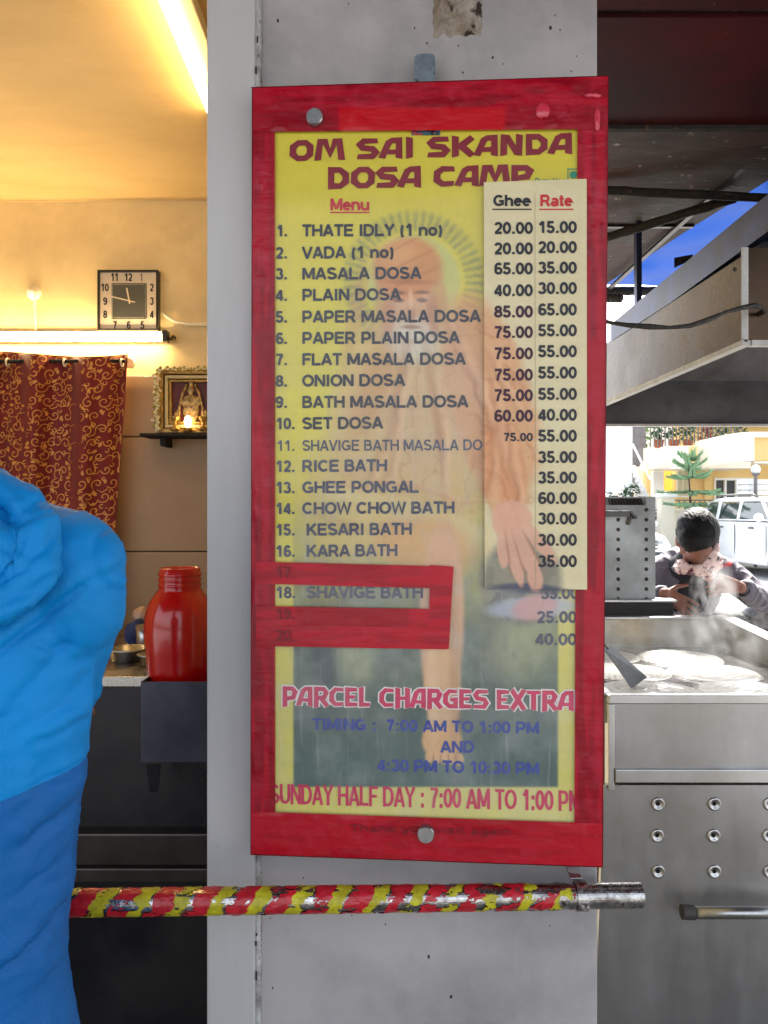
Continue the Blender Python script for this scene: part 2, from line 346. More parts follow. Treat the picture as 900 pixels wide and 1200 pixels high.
# ------------------------------------------------------------------ clock
d0=BW-.03
ck=thing('wall_clock','square wall clock with black frame, cream dial and dark inner square','clock',P(151,388,d0))
def rz_(px,py,d=d0): p=P(px,py,d); return p.x,p.z
x0,z1=rz_(115,317); x1,z0=rz_(186,388)
fr=MB(); w=.009
fr.box(x0,x1,d0-.012,BW-.002,z1-w,z1).box(x0,x1,d0-.012,BW-.002,z0,z0+w).box(x0,x0+w,d0-.012,BW-.002,z0+w,z1-w).box(x1-w,x1,d0-.012,BW-.002,z0+w,z1-w)
blk=M('black_plastic',C(30,26,24),rough=.35)
fr.build('frame',blk,ck,bevel=.002)
MB().box(x0+w,x1-w,d0,BW-.004,z0+w,z1-w).build('dial',M('dial_cream',C(222,208,186),rough=.4),ck)
a,b=rz_(131,332); c,e=rz_(172,374)
MB().box(a,c,d0-.003,d0-.001,e,b).build('inner_dial',M('dial_dark',C(84,84,76),rough=.45),ck)
tk=MB()
for i in range(60):
    s=i/60*4; k=int(s); q=s-k; W_=(c-a)/2-.004; cx,cz=(a+c)/2,(b+e)/2
    px,pz=[(-W_+2*W_*q,W_),(W_,W_-2*W_*q),(W_-2*W_*q,-W_),(-W_,-W_+2*W_*q)][k]
    tk.box(cx+px-.0011,cx+px+.0011,d0-.0045,d0-.0035,cz+pz-.0018,cz+pz+.0018)
tk.build('minute_marks',batten_m,ck)
for s,px,py in (('11',134.5,325),('12',150.5,325),('1',166,325),('10',123,337),('2',178,337),('9',123.5,353),('3',178,353),('8',123.5,368.5),('4',178,368.5),('7',135,381),('6',151,381),('5',167,381)):
    w2=4.6 if len(s)==2 else 2.4
    if s=='1': w2=1.2
    A=rz_(px-w2,py+4.5); B=rz_(px+w2,py+4.5)
    stext(s,A,B,9/F*d0,d0-.002,.17).build('numeral',blk,ck)
cx,cz=rz_(152,353)
hm=M('hand_cream',C(228,214,190),rough=.4)
def hand_bar(n,px,py,back,w):
    q=Vector(rz_(px,py)); o_=Vector((cx,cz)); dd=(q-o_).normalized(); s=o_-dd*back
    MB().bar((s.x,d0-.007,s.y),(q.x,d0-.007,q.y),.002,w,(-dd.y,0,dd.x)).build(n,hm,ck)
hand_bar('hour_hand',149,338,.012,.006); hand_bar('minute_hand',131.5,348,.025,.004)
# lamp socket plate and wire
s=thing('ceiling_rose','round white plastic wire rose on the back wall left of the clock','fitting',P(40,343,BW))
MB().lathe([(0,.03),(.012,.03),(.016,.012),(.03,.01),(.033,0)],P(40,343,BW-.002),24,'y').build('rose',batten_m,s,smooth=True)
MB().tube([P(40,343,BW-.03),P(42,360,BW-.01),P(40,372,BW-.008),P(43,389,BW-.01)],.003,6).build('wire',batten_m,s)
MB().tube([P(42,343,BW-.03),P(39,360,BW-.012),P(43,372,BW-.008),P(41,389,BW-.01)],.0025,6).build('wire',batten_m,s)
tag(MB().tube([P(191,366,BW-.01),P(196,371,BW-.02),P(206,377,BW-.02),P(222,380,BW-.02),P(245,380,BW-.02),P(290,379,BW-.02)],.0085,10).build('conduit_hose',batten_m,smooth=True),'pale flexible hose running right from beside the clock','hose')
# bead string
t=thing('bead_string','thin string of small white beads hung level across the back wall behind the curtain','garland',P(160,441,BW-.02))
bs=MB()
for i in range(50):
    bs.ell(P(150+i*2.9-90,441+.4*math.sin(i*.2),BW-.02),.0046,8,5)
bs.build('beads',M('bead_white',C(235,235,240),rough=.3),t,smooth=True)
# ------------------------------------------------------------------ curtain
cur_m=M('maroon_cloth',C(128,28,26),C(112,20,20),14,rough=.7,bump=.15,bscale=250,sheen=.2)
gold_m=M('gold_print',C(222,158,78),C(206,140,60),20,rough=.5)
ct=thing('window_curtain','maroon curtain with gold scroll vines hanging on a rod on the back wall','curtain',P(60,620,3.28))
CD=3.27
def cs(u,v,o=0):      # u: 0 right edge..1 left (px), v:0 top..1 bottom
    pr=150-17*min(v,1.6)*1.0; px=pr-u*230
    amp=.042*(1-.35*v)
    ph=u*230/66*2*math.pi
    d=CD+amp*math.sin(ph+.9+.3*v)+.01*math.sin(ph*2.3+v*3)-o
    py=415+215*v+3*math.sin(u*7)
    return P(px+2*math.sin(ph+v),py,d)
NU,NV=150,60; cb=MB(); vs=[cs(i/NU,j/NV*1.6) for j in range(NV+1) for i in range(NU+1)]
cb.add(vs,[(j*(NU+1)+i,j*(NU+1)+i+1,(j+1)*(NU+1)+i+1,(j+1)*(NU+1)+i) for j in range(NV) for i in range(NU)])
o=cb.build('cloth',cur_m,ct,smooth=True); so_=o.modifiers.new('solid','SOLIDIFY'); so_.thickness=.002
gp=MB()
def ribbon(pts2, w):
    pts2=[(max(u_,.006),max(v_,.008)) for u_,v_ in pts2]
    vs=[];n=len(pts2)
    for i,(u,v) in enumerate(pts2):
        a=pts2[max(i-1,0)];b=pts2[min(i+1,n-1)]
        dx,dy=(b[0]-a[0])*230,(b[1]-a[1])*215; l=math.hypot(dx,dy) or 1
        ww=w*(1 if 0<i<n-1 else .4)
        nx,ny=-dy/l*ww/230,dx/l*ww/215
        vs+=[cs(u+nx,v+ny,.0035),cs(u-nx,v-ny,.0035)]
    gp.add(vs,[(2*i,2*i+1,2*i+3,2*i+2) for i in range(n-1)])
def spiral(u,v,r,a0,turn,dirn):
    pts=[]
    for k in range(20):
        q=k/19; a=a0+dirn*turn*q; rr=r*(1-q*.88)
        pts.append((u+rr*math.cos(a)/230,v+rr*math.sin(a)/215))
    ribbon(pts,.58)
def leaf(u,v,a,s):
    if u<.03 or v<.03: return
    pts=[(u+math.cos(a)*s*q/230,v+math.sin(a)*s*q/215) for q in (0,.25,.5,.75,1)]
    vs=[]
    for (uu,vv),w in zip(pts,(.2,1,1.4,.9,.1)):
        nx,ny=-math.sin(a)*w/230,math.cos(a)*w/215; vs+=[cs(uu+nx,vv+ny,.004),cs(uu-nx,vv-ny,.004)]
    gp.add(vs,[(2*i,2*i+1,2*i+3,2*i+2) for i in range(4)])
rr=random.Random(3)
for r_ in range(20):
    for c_ in range(15):
        u=(c_*16.5+ (8 if r_%2 else 0))/230; v=(r_*16+6)/215
        if u>.97 or v>1.5: continue
        a0=rr.choice([0,.8,2.2,3.1,4.4])+rr.uniform(-.4,.4); dr=1 if (r_+c_)%2 else -1
        spiral(u,v,rr.uniform(5.5,7.5),a0,7.2,dr)
        x=u+6.5*math.cos(a0)/230; y=v+6.5*math.sin(a0)/215
        ribbon([(x,y),(x+4*math.cos(a0+1)/230,y+4*math.sin(a0+1)/215),(x+9*math.cos(a0+.4)/230,y+9*math.sin(a0+.4)/215),(x+11*math.cos(a0-.6)/230,y+12*math.sin(a0-.2)/215)],.6)
        spiral(u+10/230,v-6/215,3.2,a0+2,5,-dr)
        for k in range(3): leaf(u+(7*math.cos(a0+2.6))/230,v+(7*math.sin(a0+2.6))/215,a0+1.6+k*.9,3.5)
gp.build('gold_pattern',gold_m,ct)
MB().cyl(P(-90,424,CD),P(147,423,CD),.008,n=12).build('rod',mt['rust'],ct,smooth=True)
MB().lathe([(0,.02),(.02,.02),(.024,0)],P(153,426,BW-.03),16,'y').build('rod_bracket',batten_m,ct)
for px in (9,42,76,110,143): MB().lathe([(.012,-.003),(.019,-.003),(.019,.003),(.012,.003)],P(px,425,CD),20,'x',closed=True).build('eyelet_ring',batten_m,ct,smooth=True)

# ------------------------------------------------------------------ shrine picture
SD=BW-.14
sh=thing('wall_shelf','thin dark wall shelf under the gold framed shrine picture','shelf',P(215,512,SD+.04))
a=P(165,0,SD).x; b=P(275,0,SD).x; z=P(0,508,SD).z
MB().box(a,b,SD-.02,BW-.01,z-.012,z).build('board',mt['rust'],sh,bevel=.002)
MB().box(P(186,0,SD).x,P(192,0,SD).x,SD+.02,BW-.01,z-.05,z-.013).build('bracket',mt['rust'],sh)
fp=thing('framed_picture','gold framed shrine picture draped with white flowers standing on the wall shelf','picture',P(216,507,SD+.02))
gm=M('gilt_frame',C(196,158,84),C(140,104,50),40,rough=.35,metal=.5,bump=.5,bscale=90)
x0=P(186,0,SD).x;x1=P(262,0,SD).x;z0=z+.003;z1=P(0,433,SD).z
for dd,(w0,w1) in ((0,(0,.018)),(.008,(.022,.036)),(.014,(.04,.05))):
    f_=MB(); q0,q1=w0,w1; y0,y1=SD+dd,SD+.03
    f_.box(x0+q0,x1-q0,y0,y1,z1-q1,z1-q0).box(x0+q0,x1-q0,y0,y1,z0+q0,z0+q1).box(x0+q0,x0+q1,y0,y1,z0+q1,z1-q1).box(x1-q1,x1-q0,y0,y1,z0+q1,z1-q1)
    f_.build('frame_moulding',gm if dd!=.008 else M('frame_cream',C(200,180,130),rough=.4),fp,bevel=.003)
MB().box(x0+.003,x1-.003,SD+.031,SD+.037,z0+.003,z1-.003).build('backing',M('shrine_maroon',C(92,22,22),C(60,14,14),9,rough=.5),fp)
fg=MB(); cxp=P(222,0,SD).x
fm=M('shrine_figure',C(208,176,112),C(70,44,30),60,rough=.4,metal=.3,spots=C(170,60,40),spotscale=70,spotamt=.6)
yb=SD+.026
fg.ell((cxp,yb,z0+.05+.05),(.036,.008,.065),16,12).ell((cxp,yb,z0+.185),(.014,.006,.024),12,8).ell((cxp,yb,z0+.135),(.045,.006,.03),16,8).ell((cxp,yb,z0+.215),(.010,.006,.018),10,6)
for sx in (-1,1): fg.tube([(cxp+sx*.016,yb,z0+.21),(cxp+sx*.036,yb,z0+.17),(cxp+sx*.05,yb,z0+.11),(cxp+sx*.052,yb,z0+.04)],.006,8); fg.ell((cxp+sx*.06,yb,z0+.075),(.014,.006,.026),12,8)
fg.build('figure_relief',fm,fp,smooth=True)
fl=MB(); fw=MB(); r3=random.Random(5)
for i in range(60):
    q=i/59; p=P(187+1.5*math.sin(i),435+70*q,SD)+Vector((r3.uniform(-.01,.01)-.008,-.012+r3.uniform(-.008,.004),r3.uniform(-.004,.004)))
    (fl if i%3 else fw).ell(p,(.0085,.008,.007),8,5,(r3.random()*3,r3.random()*3,0))
for i in range(40):
    p=P(187+i*2,433,SD)+Vector((0,-.012,.004*math.sin(i*1.7)+r3.uniform(-.004,.006))); (fw if i%2 else fl).ell(p,(.007,.007,.006),8,5)
fl.build('flower_garland',M('petal_white',C(232,224,196),C(200,190,130),60,rough=.6),fp)
fw.build('flower_garland',M('petal_green',C(120,128,64),C(190,150,60),60,rough=.6),fp)
for px in (205,238): tag(MB().lathe([(0,0),(.018,.0),(.02,.012),(.006,.02),(.008,.04),(.018,.05),(.02,.06),(0,.062)],P(px,505,SD-.01)+Vector((0,0,.002)),20).build('brass_stand',gm,smooth=True),('small brass stand left of the lit lamp on the shrine shelf' if px==205 else 'small brass stand right of the lit lamp, beside the pillar edge'),'ornament')
lp=thing('oil_lamp','small glowing lamp lit in front of the shrine picture','lamp',P(220,506,SD-.015))
MB().lathe([(0,0),(.018,0),(.02,.014),(.012,.018),(0,.018)],P(220,506,SD-.015),20).build('lamp_bowl',gm,lp,smooth=True)
MB().ell(P(220,506,SD-.015)+Vector((0,0,.044)),(.015,.012,.024),12,10).build('flame',M('flame_glow',(1,1,1,1),emit=(1,.7,.3,1),estr=8),lp,smooth=True)

# ------------------------------------------------------------------ counter in the room
CF=2.1
ctr=thing('kitchen_counter','long dark steel kitchen counter with two ledges below its front','counter',(-1.3,2.4,0))
zt=P(0,793,CF).z
MB().box(-3.0,.278,CF,2.75,zt-.03,zt).build('counter_top',M('counter_top_steel',(.45,.43,.4,1),rough=.3,metal=1,rvar=.08),ctr,bevel=.004)
MB().box(-3.0,.278,CF+.01,CF+.03,P(0,975,CF).z,zt-.031).build('front_panel',mt['blacksteel'],ctr)
MB().box(-3.0,.278,CF-.035,CF+.03,P(0,1009,CF).z,P(0,976,CF-.03).z).build('ledge',mt['ledge'],ctr,bevel=.006)
MB().box(-3.0,.278,CF-.05,CF+.03,P(0,1035,CF-.05).z,P(0,1018,CF-.05).z).build('ledge',mt['ledge'],ctr,bevel=.004)
MB().box(-3.0,.278,CF+.01,CF+.04,.02,P(0,1037,CF-.05).z).build('front_panel',mt['blacksteel'],ctr)
MB().box(-3.0,.278,CF+.04,CF+.06,.5,.66).build('inner_panel',mt['gap'],ctr)
bx=thing('steel_bin','open topped dark steel holder hooked on the counter front','holder',P(205,893,2.0))
D1,D2=1.915,CF-.004; xa=P(165,0,D1).x; xb=-.40; zt2=P(0,799,D1).z; zb=P(0,893,D1).z; th=.003
MB().box(xa,xb,D1,D1+th,zb,zt2).build('front_plate',mt['boxsteel'],bx)
MB().box(xa,xa+th,D1+th,D2,zb,zt2).build('side_plate',mt['boxsteel'],bx)
MB().box(xb-th,xb,D1+th,D2,zb,zt2).build('side_plate',mt['boxsteel'],bx)
MB().box(xa+th,xb-th,D1+th,D2,zb,zb+th).build('bottom_plate',mt['boxsteel'],bx)
MB().box(xa+th,xb-th,D2-th,D2,zb+th,zt2).build('back_plate',mt['boxsteel'],bx)
p=[P(171,896,D1+.03),P(188,896,D1+.03),P(185,928,D1+.1),P(175,928,D1+.1)]
MB().hexa(p,[q+Vector((0,.004,0)) for q in p]).build('support_tab',mt['boxsteel'],bx)
jar=MB(); c0=P(211,0,2.025).x; JZ=CAMZ
def jz(py): return P(0,py,2.025).z
prof=[(0,zb+.006),(.072,zb+.006),(.078,zb+.02),(.078,jz(835)),(.079,jz(800)),(.088,jz(765)),(.093,jz(742)),(.090,jz(722)),(.080,jz(706)),(.062,jz(694)),(.053,jz(689)),(.056,jz(686)),(.056,jz(684)),(.052,jz(682.5)),(.056,jz(680)),(.056,jz(678)),(.052,jz(676.5)),(.056,jz(674)),(.056,jz(672)),(.052,jz(670)),(.053,jz(666)),(.050,jz(665)),(.047,jz(667)),(.047,jz(689)),(.07,jz(706)),(.086,jz(742)),(.07,jz(835)),(0,zb+.012)]
jo=MB().lathe(prof,(c0,2.025,0),48).build('plastic_jar',mt['plastic_red'],smooth=True)
tag(jo,'large red plastic jar with open threaded neck standing in the steel holder','jar')
# pans and clutter
def pan(px,py,d,r,label,h=.05):
    p=P(px,py,d); p.z=zt+.002
    tag(MB().lathe([(0,0),(r*.8,0),(r*.88,h),(r*1.06,h+.003),(r*1.07,h+.007),(r*.88,h+.007),(r*.78,.006),(0,.006)],p,32).build('steel_pan',mt['stud'],smooth=True),label,'pan','steel pans on the kitchen counter')
pan(150,765,2.33,.06,'round steel pan nearest the blue jacket on the counter',.03)
pan(178,770,2.26,.04,'smaller steel pan behind the red jar on the counter',.025)
tag(MB().lathe([(0,0),(.03,0),(.036,.08),(.034,.08),(.028,.005),(0,.005)],(P(172,0,2.5).x,2.5,zt+.002),24).build('steel_tumbler',mt['stud'],smooth=True),'narrow steel tumbler behind the red jar','tumbler')
def lump(name,c,r,mat,label,cat,seed,amp=.35):
    b_=MB().ell(c,r,28,18); b_.v=[tuple(Vector(c)+(Vector(v)-Vector(c))*(1+amp*mn.noise((Vector(v)-Vector(c))*22+Vector((seed,0,0))))) for v in b_.v]
    return tag(b_.build(name,mat,smooth=True),label,cat)
lump('cloth_bundle',(P(163,0,2.6).x,2.6,zt+.045),(.05,.05,.045),M('blue_cloth',C(38,56,110),C(24,30,60),20,rough=.8),'crumpled dark blue cloth on the counter behind the pans','cloth',1)
lump('plastic_bag',(P(165,0,2.62).x,2.64,zt+.10),(.028,.03,.028),M('pale_bag',C(190,160,140),C(150,110,90),20,rough=.4),'crumpled pale bag on top of the blue cloth','bag',4)

# ================================================================== PILLAR
ANG=-math.atan(.045/.685)
PL=thing('sheet_metal_pillar','wide grey painted sheet metal pillar with square post along its left side','pillar',(0.03,1.355,0),rz=ANG)
def to_local(root_loc, ang, p):
    q=Vector(p)-Vector(root_loc); c_,s_=math.cos(-ang),math.sin(-ang)
    return Vector((q.x*c_-q.y*s_, q.x*s_+q.y*c_, q.z))
def ray_local(root_loc, ang, px, py, ly):     # point on plane local y = ly seen at a pixel
    o_=to_local(root_loc,ang,(0,0,CAMZ)); d_=to_local(root_loc,ang,P(px,py,1))-o_
    t_=(ly-o_.y)/d_.y; return o_+d_*t_
pl_loc=(0.03,1.355,0)
def PLp(px,py,ly=0): q=ray_local(pl_loc,ANG,px,py,ly); return q.x,q.z
xl=PLp(242,600,-.012)[0]; xm=PLp(299,600,-.012)[0]; xr=PLp(700,600)[0]
MB().box(xl,xm,-.012,.09,0,3.3).build('post',mt['post'],PL,local=True,bevel=.004)
MB().box(xm+.004,xr,0,.05,0,3.3).build('sheet_panel',mt['pillar'],PL,local=True,bevel=.003)
MB().box(xm+.004,xr-.01,.051,.09,0,3.3).build('back_frame',mt['post'],PL,local=True)
# sealant bead along the joint
sb=MB(); n=160; pts=[]
for i in range(n+1):
    z=.2+2.7*i/n; pts.append((xm+.0035+.0014*mn.noise(Vector((0,0,z*12))), -.004, z))
sb.tube(pts,[.0062+.0022*mn.noise(Vector((3,0,z[2]*40))) for z in pts],8); sb.build('sealant_bead',mt['seam'],PL,local=True,smooth=True)
sb=MB()
for i in range(26):
    z=random.uniform(.4,2.7); x=xm+.002+random.uniform(-.001,.002); h=random.uniform(.003,.018)
    sb.box(x-.0008,x+.0008,-.0135,-.004,z,z+h)
sb.build('paint_cracks',mt['gap'],PL,local=True)
# chipped lump at the top and hanger strap
b_=MB(); NX,NZ=40,40
vs=[];
x0,z1=PLp(507,-40); x1,z0=PLp(566,42)
for j in range(NZ+1):
    for i in range(NX+1):
        u,v=i/NX,j/NZ
        e=min(u,1-u,v)*8; e=min(e,1)
        nn=mn.noise(Vector((u*5,v*6,2)))+.5*mn.noise(Vector((u*14,v*14,5)))
        x=x0+(x1-x0)*u+.005*mn.noise(Vector((v*7,0,1))); zz=z0+(z1-z0)*v+ .007*mn.noise(Vector((u*7,0,9)))
        vs.append((x,.001-e*(.006+.007*max(0,nn+.35)),zz))
b_.add(vs,[(j*(NX+1)+i,j*(NX+1)+i+1,(j+1)*(NX+1)+i+1,(j+1)*(NX+1)+i) for j in range(NZ) for i in range(NX)])
b_.build('foam_patch',M('old_foam',C(168,160,150),C(120,100,78),25,rough=.8,bump=.8,bscale=60,spots=C(48,34,26),spotscale=22,spotamt=.52),PL,local=True,smooth=True)
sp=MB(); r5=random.Random(9)
for i in range(26):
    px,py=r5.uniform(310,690),r5.choice([r5.uniform(0,88),r5.uniform(1020,1190)]); x,z=PLp(px,py); s_=r5.uniform(.0006,.002)
    sp.box(x-s_,x+s_,-.0009,.0005,z-s_*r5.uniform(1,2.5),z+s_)
sp.build('paint_chips',mt['rust'],PL,local=True)

# ================================================================== MENU BOARD
BA=-math.atan(.04/.6)
bl=P(500,1008,1.302); b_loc=(bl.x,bl.y,bl.z)
BD=thing('menu_board','menu board with yellow poster framed in red tape on the grey pillar','menu board',b_loc,rz=BA)
def B(px,py,ly=0): q=ray_local(b_loc,BA,px,py,ly); return (q.x,q.z)
def quadgrid(corners,nx,ny,ly,colfn,name,mat,parent,label=None,wob=0):
    (tl,tr,br,bl_)=[np.array(c_,float) for c_ in corners]
    U,V=np.meshgrid(np.linspace(0,1,nx+1),np.linspace(0,1,ny+1))
    PX=((1-V)[...,None]*((1-U)[...,None]*tl+U[...,None]*tr)+V[...,None]*((1-U)[...,None]*bl_+U[...,None]*br))
    cs_=[B(*c_,ly) for c_ in corners]; L4=[np.array(c_) for c_ in cs_]
    XZ=((1-V)[...,None]*((1-U)[...,None]*L4[0]+U[...,None]*L4[1])+V[...,None]*((1-U)[...,None]*L4[3]+U[...,None]*L4[2]))
    yy=np.full(U.shape,ly)
    if wob: yy=yy-wob*np.clip(fbm(PX[...,0]/18,PX[...,1]/30,11)-.5,0,1)*np.minimum(1,np.minimum(np.minimum(U,1-U)*nx,np.minimum(V,1-V)*ny)/3)
    co=np.stack([XZ[...,0],yy,XZ[...,1]],-1).reshape(-1,3)
    n=nx+1; fs=[(j*n+i,(j+1)*n+i,(j+1)*n+i+1,j*n+i+1) for j in range(ny) for i in range(nx)]
    me=bpy.data.meshes.new(name); me.from_pydata(co.tolist(),[],fs)
    me.polygons.foreach_set('use_smooth',[True]*len(fs)); me.materials.append(mat)
    c_=colfn(PX[...,0].ravel(),PX[...,1].ravel()); vcol(me,np.concatenate([c_,np.ones((len(c_),1))],1))
    return link(name,me,parent,0,label)
def L3(r,g,b): return np.array([lin(r),lin(g),lin(b)])
def mixc(c,col,f): return c*(1-f[:,None])+col*f[:,None]
def blob(x,y,cx,cy,rx,ry,rot=0,soft=.25):
    a=R(rot); dx,dy=x-cx,y-cy; u=(dx*math.cos(a)+dy*math.sin(a))/rx; v=(-dx*math.sin(a)+dy*math.cos(a))/ry
    return 1-sstep(1-soft,1+soft,np.sqrt(u*u+v*v))
def art(x,y,sheet=False):
    n1=fbm(x/30,y/30,1); n2=fbm(x/9,y/12,5); n3=fbm(x/60,y/14,8)
    yel=L3(214,198,58) if not sheet else L3(216,202,160)
    c=np.tile(yel,(len(x),1))
    if not sheet:
        # yellow fades to a paler cream around the printed picture
        c=mixc(c,L3(208,196,112),sstep(350,470,x)*sstep(330,470,y)*.9)
        c=mixc(c,L3(214,206,130),sstep(700,930,y)*.5)
        # garden scene in the lower half
        gar=L3(92,106,94)*(.45+1.1*fbm(x/14,y/18,15)[:,None]); gar=mixc(gar,L3(52,64,76),blob(x,y,385,705,20,110,3,.35)*.85); gar=mixc(gar,L3(60,74,72),blob(x,y,585,740,18,70,6,.5)*.6)
        gar=mixc(gar,L3(178,180,140),np.clip(blob(x,y,420,760,22,40,0,.6)+blob(x,y,610,760,36,34,0,.7)*.8,0,1)*(.35+.5*n2))
        gar=mixc(gar,L3(70,90,84),sstep(790,840,y)*.7); gar=mixc(gar,L3(146,152,104),blob(x,y,630,740,34,26,0,.6)*n1)
        gar=mixc(gar,L3(92,116,110),sstep(830,900,y)*n1*.8)
        inb=sstep(342,346,x)*(1-sstep(653,657,x))
        bot=1-sstep(921,924,y)
        c=mixc(c,gar,sstep(560,760,y+(n1-.5)*80-np.where(x<480,30,0)*0)*inb*bot)
        c=mixc(c,L3(206,196,96),(1-inb)*sstep(600,700,y)*.6)
        # dark ring of rays behind the head
        r_=np.hypot(x-487,(y-330)*1.0); an=np.arctan2(y-330,x-487)
        ring=sstep(56,64,r_)*(1-sstep(78,88,r_))*(y<400)
        rays=.45+.55*(np.sin(an*52)>0)
        c=mixc(c,L3(104,112,80),ring*rays*.6*(.6+.6*n2))
        c=mixc(c,L3(186,188,120),(1-sstep(50,60,r_))*.7)
    rob=L3(214,144,96); robp=L3(208,168,122); skin=L3(212,164,126)
    wx=(fbm(x/22,y/26,91)-.5)*14; wy=(fbm(x/26,y/22,93)-.5)*14; xo,yo=x,y
    def paint(f,col,a=1.0):
        nonlocal c; c=mixc(c,col,np.clip(f*a,0,1))
    fade=.78 if not sheet else .72
    x=xo+wx; y=yo+wy     # uneven outlines of the draped cloth
    # shoulders and robe
    paint(blob(x,y,490,500,98,150,0,.16),robp,fade*.85)
    paint(blob(x,y,430,560,66,110,18,.3),L3(206,176,120),.6)
    paint(blob(x,y,575,470,48,125,-14,.14),rob,fade)
    paint(blob(x,y,592,560,24,70,-4,.2),rob,fade)
    paint(blob(x,y,505,470,52,110,6,.5),L3(200,164,128),.55)
    fold=np.abs(np.sin((x*.9+y*.22)/13+n1*5)); paint((fold<.16)*blob(x,y,530,490,90,130,0,.3),L3(176,112,64),.28)
    fold2=np.abs(np.sin((y*.8-x*.5)/15+n1*4)); paint((fold2<.16)*blob(x,y,590,500,36,120,-10,.3),L3(186,104,58),.35)
    for k_,(ax_,ay_,rx_,ry_,ro_) in enumerate(((548,430,3,60,-24),(566,470,3,70,-18),(584,500,3,60,-10),(600,545,2.5,50,-6),(576,560,3,40,4),(520,520,3,80,-6),(462,520,3,80,10),(438,560,3,60,20),(500,575,60,3,12),(470,590,60,3,18),(590,450,3,40,-26),(606,590,2.5,30,-4))):
        paint(blob(x,y,ax_,ay_,rx_*1.4,ry_,ro_,.8),L3(160,98,58),.34); paint(blob(x,y,ax_+6,ay_,rx_*1.6,ry_,ro_,.8),L3(236,190,148),.34)
    x,y=xo+wx*.2,yo+wy*.2
    # head
    paint(blob(x,y,483,368,33,44,0,.12),skin,.95)
    paint(blob(x,y,485,398,30,26,0,.4),L3(206,200,180),.75)
    paint(blob(x,y,480,314,41,36,-6,.16),L3(204,130,70),.88); paint(blob(x,y,468,300,22,16,-20,.7),L3(226,166,106),.6)
    paint(blob(x,y,450,345,8,30,8,.5),L3(200,136,84),.6); paint(blob(x,y,518,345,8,30,-8,.5),L3(200,136,84),.6); paint(blob(x,y,418,370,9,60,12,.5),L3(196,150,96),.55)
    paint((np.abs(np.sin((y*1.1+x*.5)/8))<.2)*blob(x,y,480,308,36,32,0,.2),L3(170,92,40),.35)
    for ex in (470,497):
        paint(blob(x,y,ex,352,6.5,2.6,0,.3),L3(90,60,48),.75); paint(blob(x,y,ex,343,9,2,3 if ex<480 else -3,.4),L3(110,76,54),.8)
    paint(blob(x,y,484,368,5,9,0,.6),L3(176,118,82),.6); paint(blob(x,y,484,383,11,2.5,0,.4),L3(140,70,56),.7)
    paint(blob(x,y,458,372,7,26,6,.5),L3(184,120,80),.5); paint(blob(x,y,510,370,7,26,-6,.5),L3(176,112,76),.6)
    paint(blob(x,y,484,392,18,5,0,.5),L3(226,218,200),.8); paint((np.abs(np.sin(x/2.2+n1*6))<.35)*blob(x,y,485,408,26,22,0,.3),L3(176,164,140),.4)
    paint(blob(x,y,484,352,3,12,0,.5),L3(228,180,140),.7); paint(blob(x,y,483,331,26,3,0,.5),L3(150,84,44),.5)
    paint(blob(x,y,440,455,20,60,20,.5),L3(190,128,74),.5); paint(blob(x,y,470,450,6,70,12,.6),L3(168,104,60),.35); paint(blob(x,y,510,470,5,80,-8,.6),L3(172,110,64),.35)
    # crossed leg, arm, hand
    paint(blob(x,y,478,600,104,9,16,.5),L3(228,214,170),.55); paint(blob(x,y,470,625,90,8,12,.6),L3(170,128,80),.5)
    paint(blob(x,y,480,610,95,26,14,.3),L3(214,192,130),.75)
    paint(blob(x,y,500,640,60,34,10,.3),L3(210,156,100),.7)
    paint(blob(x,y,520,720,26,110,1,.14),skin,.9); paint(blob(x,y,521,800,21,70,0,.12),L3(212,170,124),.95)
    paint(blob(x,y,520,868,23,24,0,.12),L3(214,168,118),.95)
    for i,tx in enumerate((505,514,523,532,540)): paint(blob(x,y,tx,887+i*.6,5,7,0,.25),L3(216,170,122),.9); 
    for tx in (509.5,518.5,527.5,536): paint(blob(x,y,tx,889,1,6,0,.5),L3(150,104,72),.7)
    dk=blob(x,y,612,680,46,52,0,.15)
    paint(dk,L3(92,92,92)*1.0,.8); paint(dk*(n2>.5),L3(150,146,120),.6)
    paint(blob(x,y,625,712,50,12,-3,.3),L3(170,176,190),.8); paint(blob(x,y,620,690,44,6,3,.3),L3(58,64,92),.85)
    paint(blob(x,y,628,712,26,14,-10,.3),L3(206,150,140),.8)
    hand=np.maximum.reduce([blob(x,y,600,610,24,24,20,.1),blob(x,y,618,650,9,36,-24,.12),blob(x,y,603,652,8,36,-14,.12),blob(x,y,590,640,8,26,-2,.12),blob(x,y,633,636,8,30,-38,.12),blob(x,y,628,678,9,16,-10,.2)])
    paint(hand,L3(218,164,138),.85)
    for (hx,hy,ro) in ((610,655,-18),(596,650,-8),(626,646,-30)): paint(blob(x,y,hx,hy,1.4,26,ro,.6),L3(170,104,78),.6)
    paint(blob(x,y,536,800,7,90,0,.6),L3(168,124,88),.45); paint(blob(x,y,510,790,6,80,0,.7),L3(232,196,158),.4)
    # wear: broad faded streaks and stains of the old print
    c=c*(.93+.14*n3[:,None])*(.95+.1*fbm(x/3,y/3,77)[:,None]); c=mixc(c,L3(200,198,190),np.clip(n1-.45,0,1)*.5*sstep(380,560,y)*(0 if sheet else 1))
    return np.clip(c,0,1)
MB().add([(*[v for v in (B(px,py,.014)[0],.014,B(px,py,.014)[1])],) for px,py in ((299,106),(711,92),(704,1013),(296,998))]+
         [(B(px,py,.002)[0],.002,B(px,py,.002)[1]) for px,py in ((299,106),(711,92),(704,1013),(296,998))],
         [(0,1,2,3),(4,5,6,7),(0,1,5,4),(1,2,6,5),(2,3,7,6),(3,0,4,7)]).build('backing_board',M('board_red',C(150,16,28),rough=.5),BD,local=True)
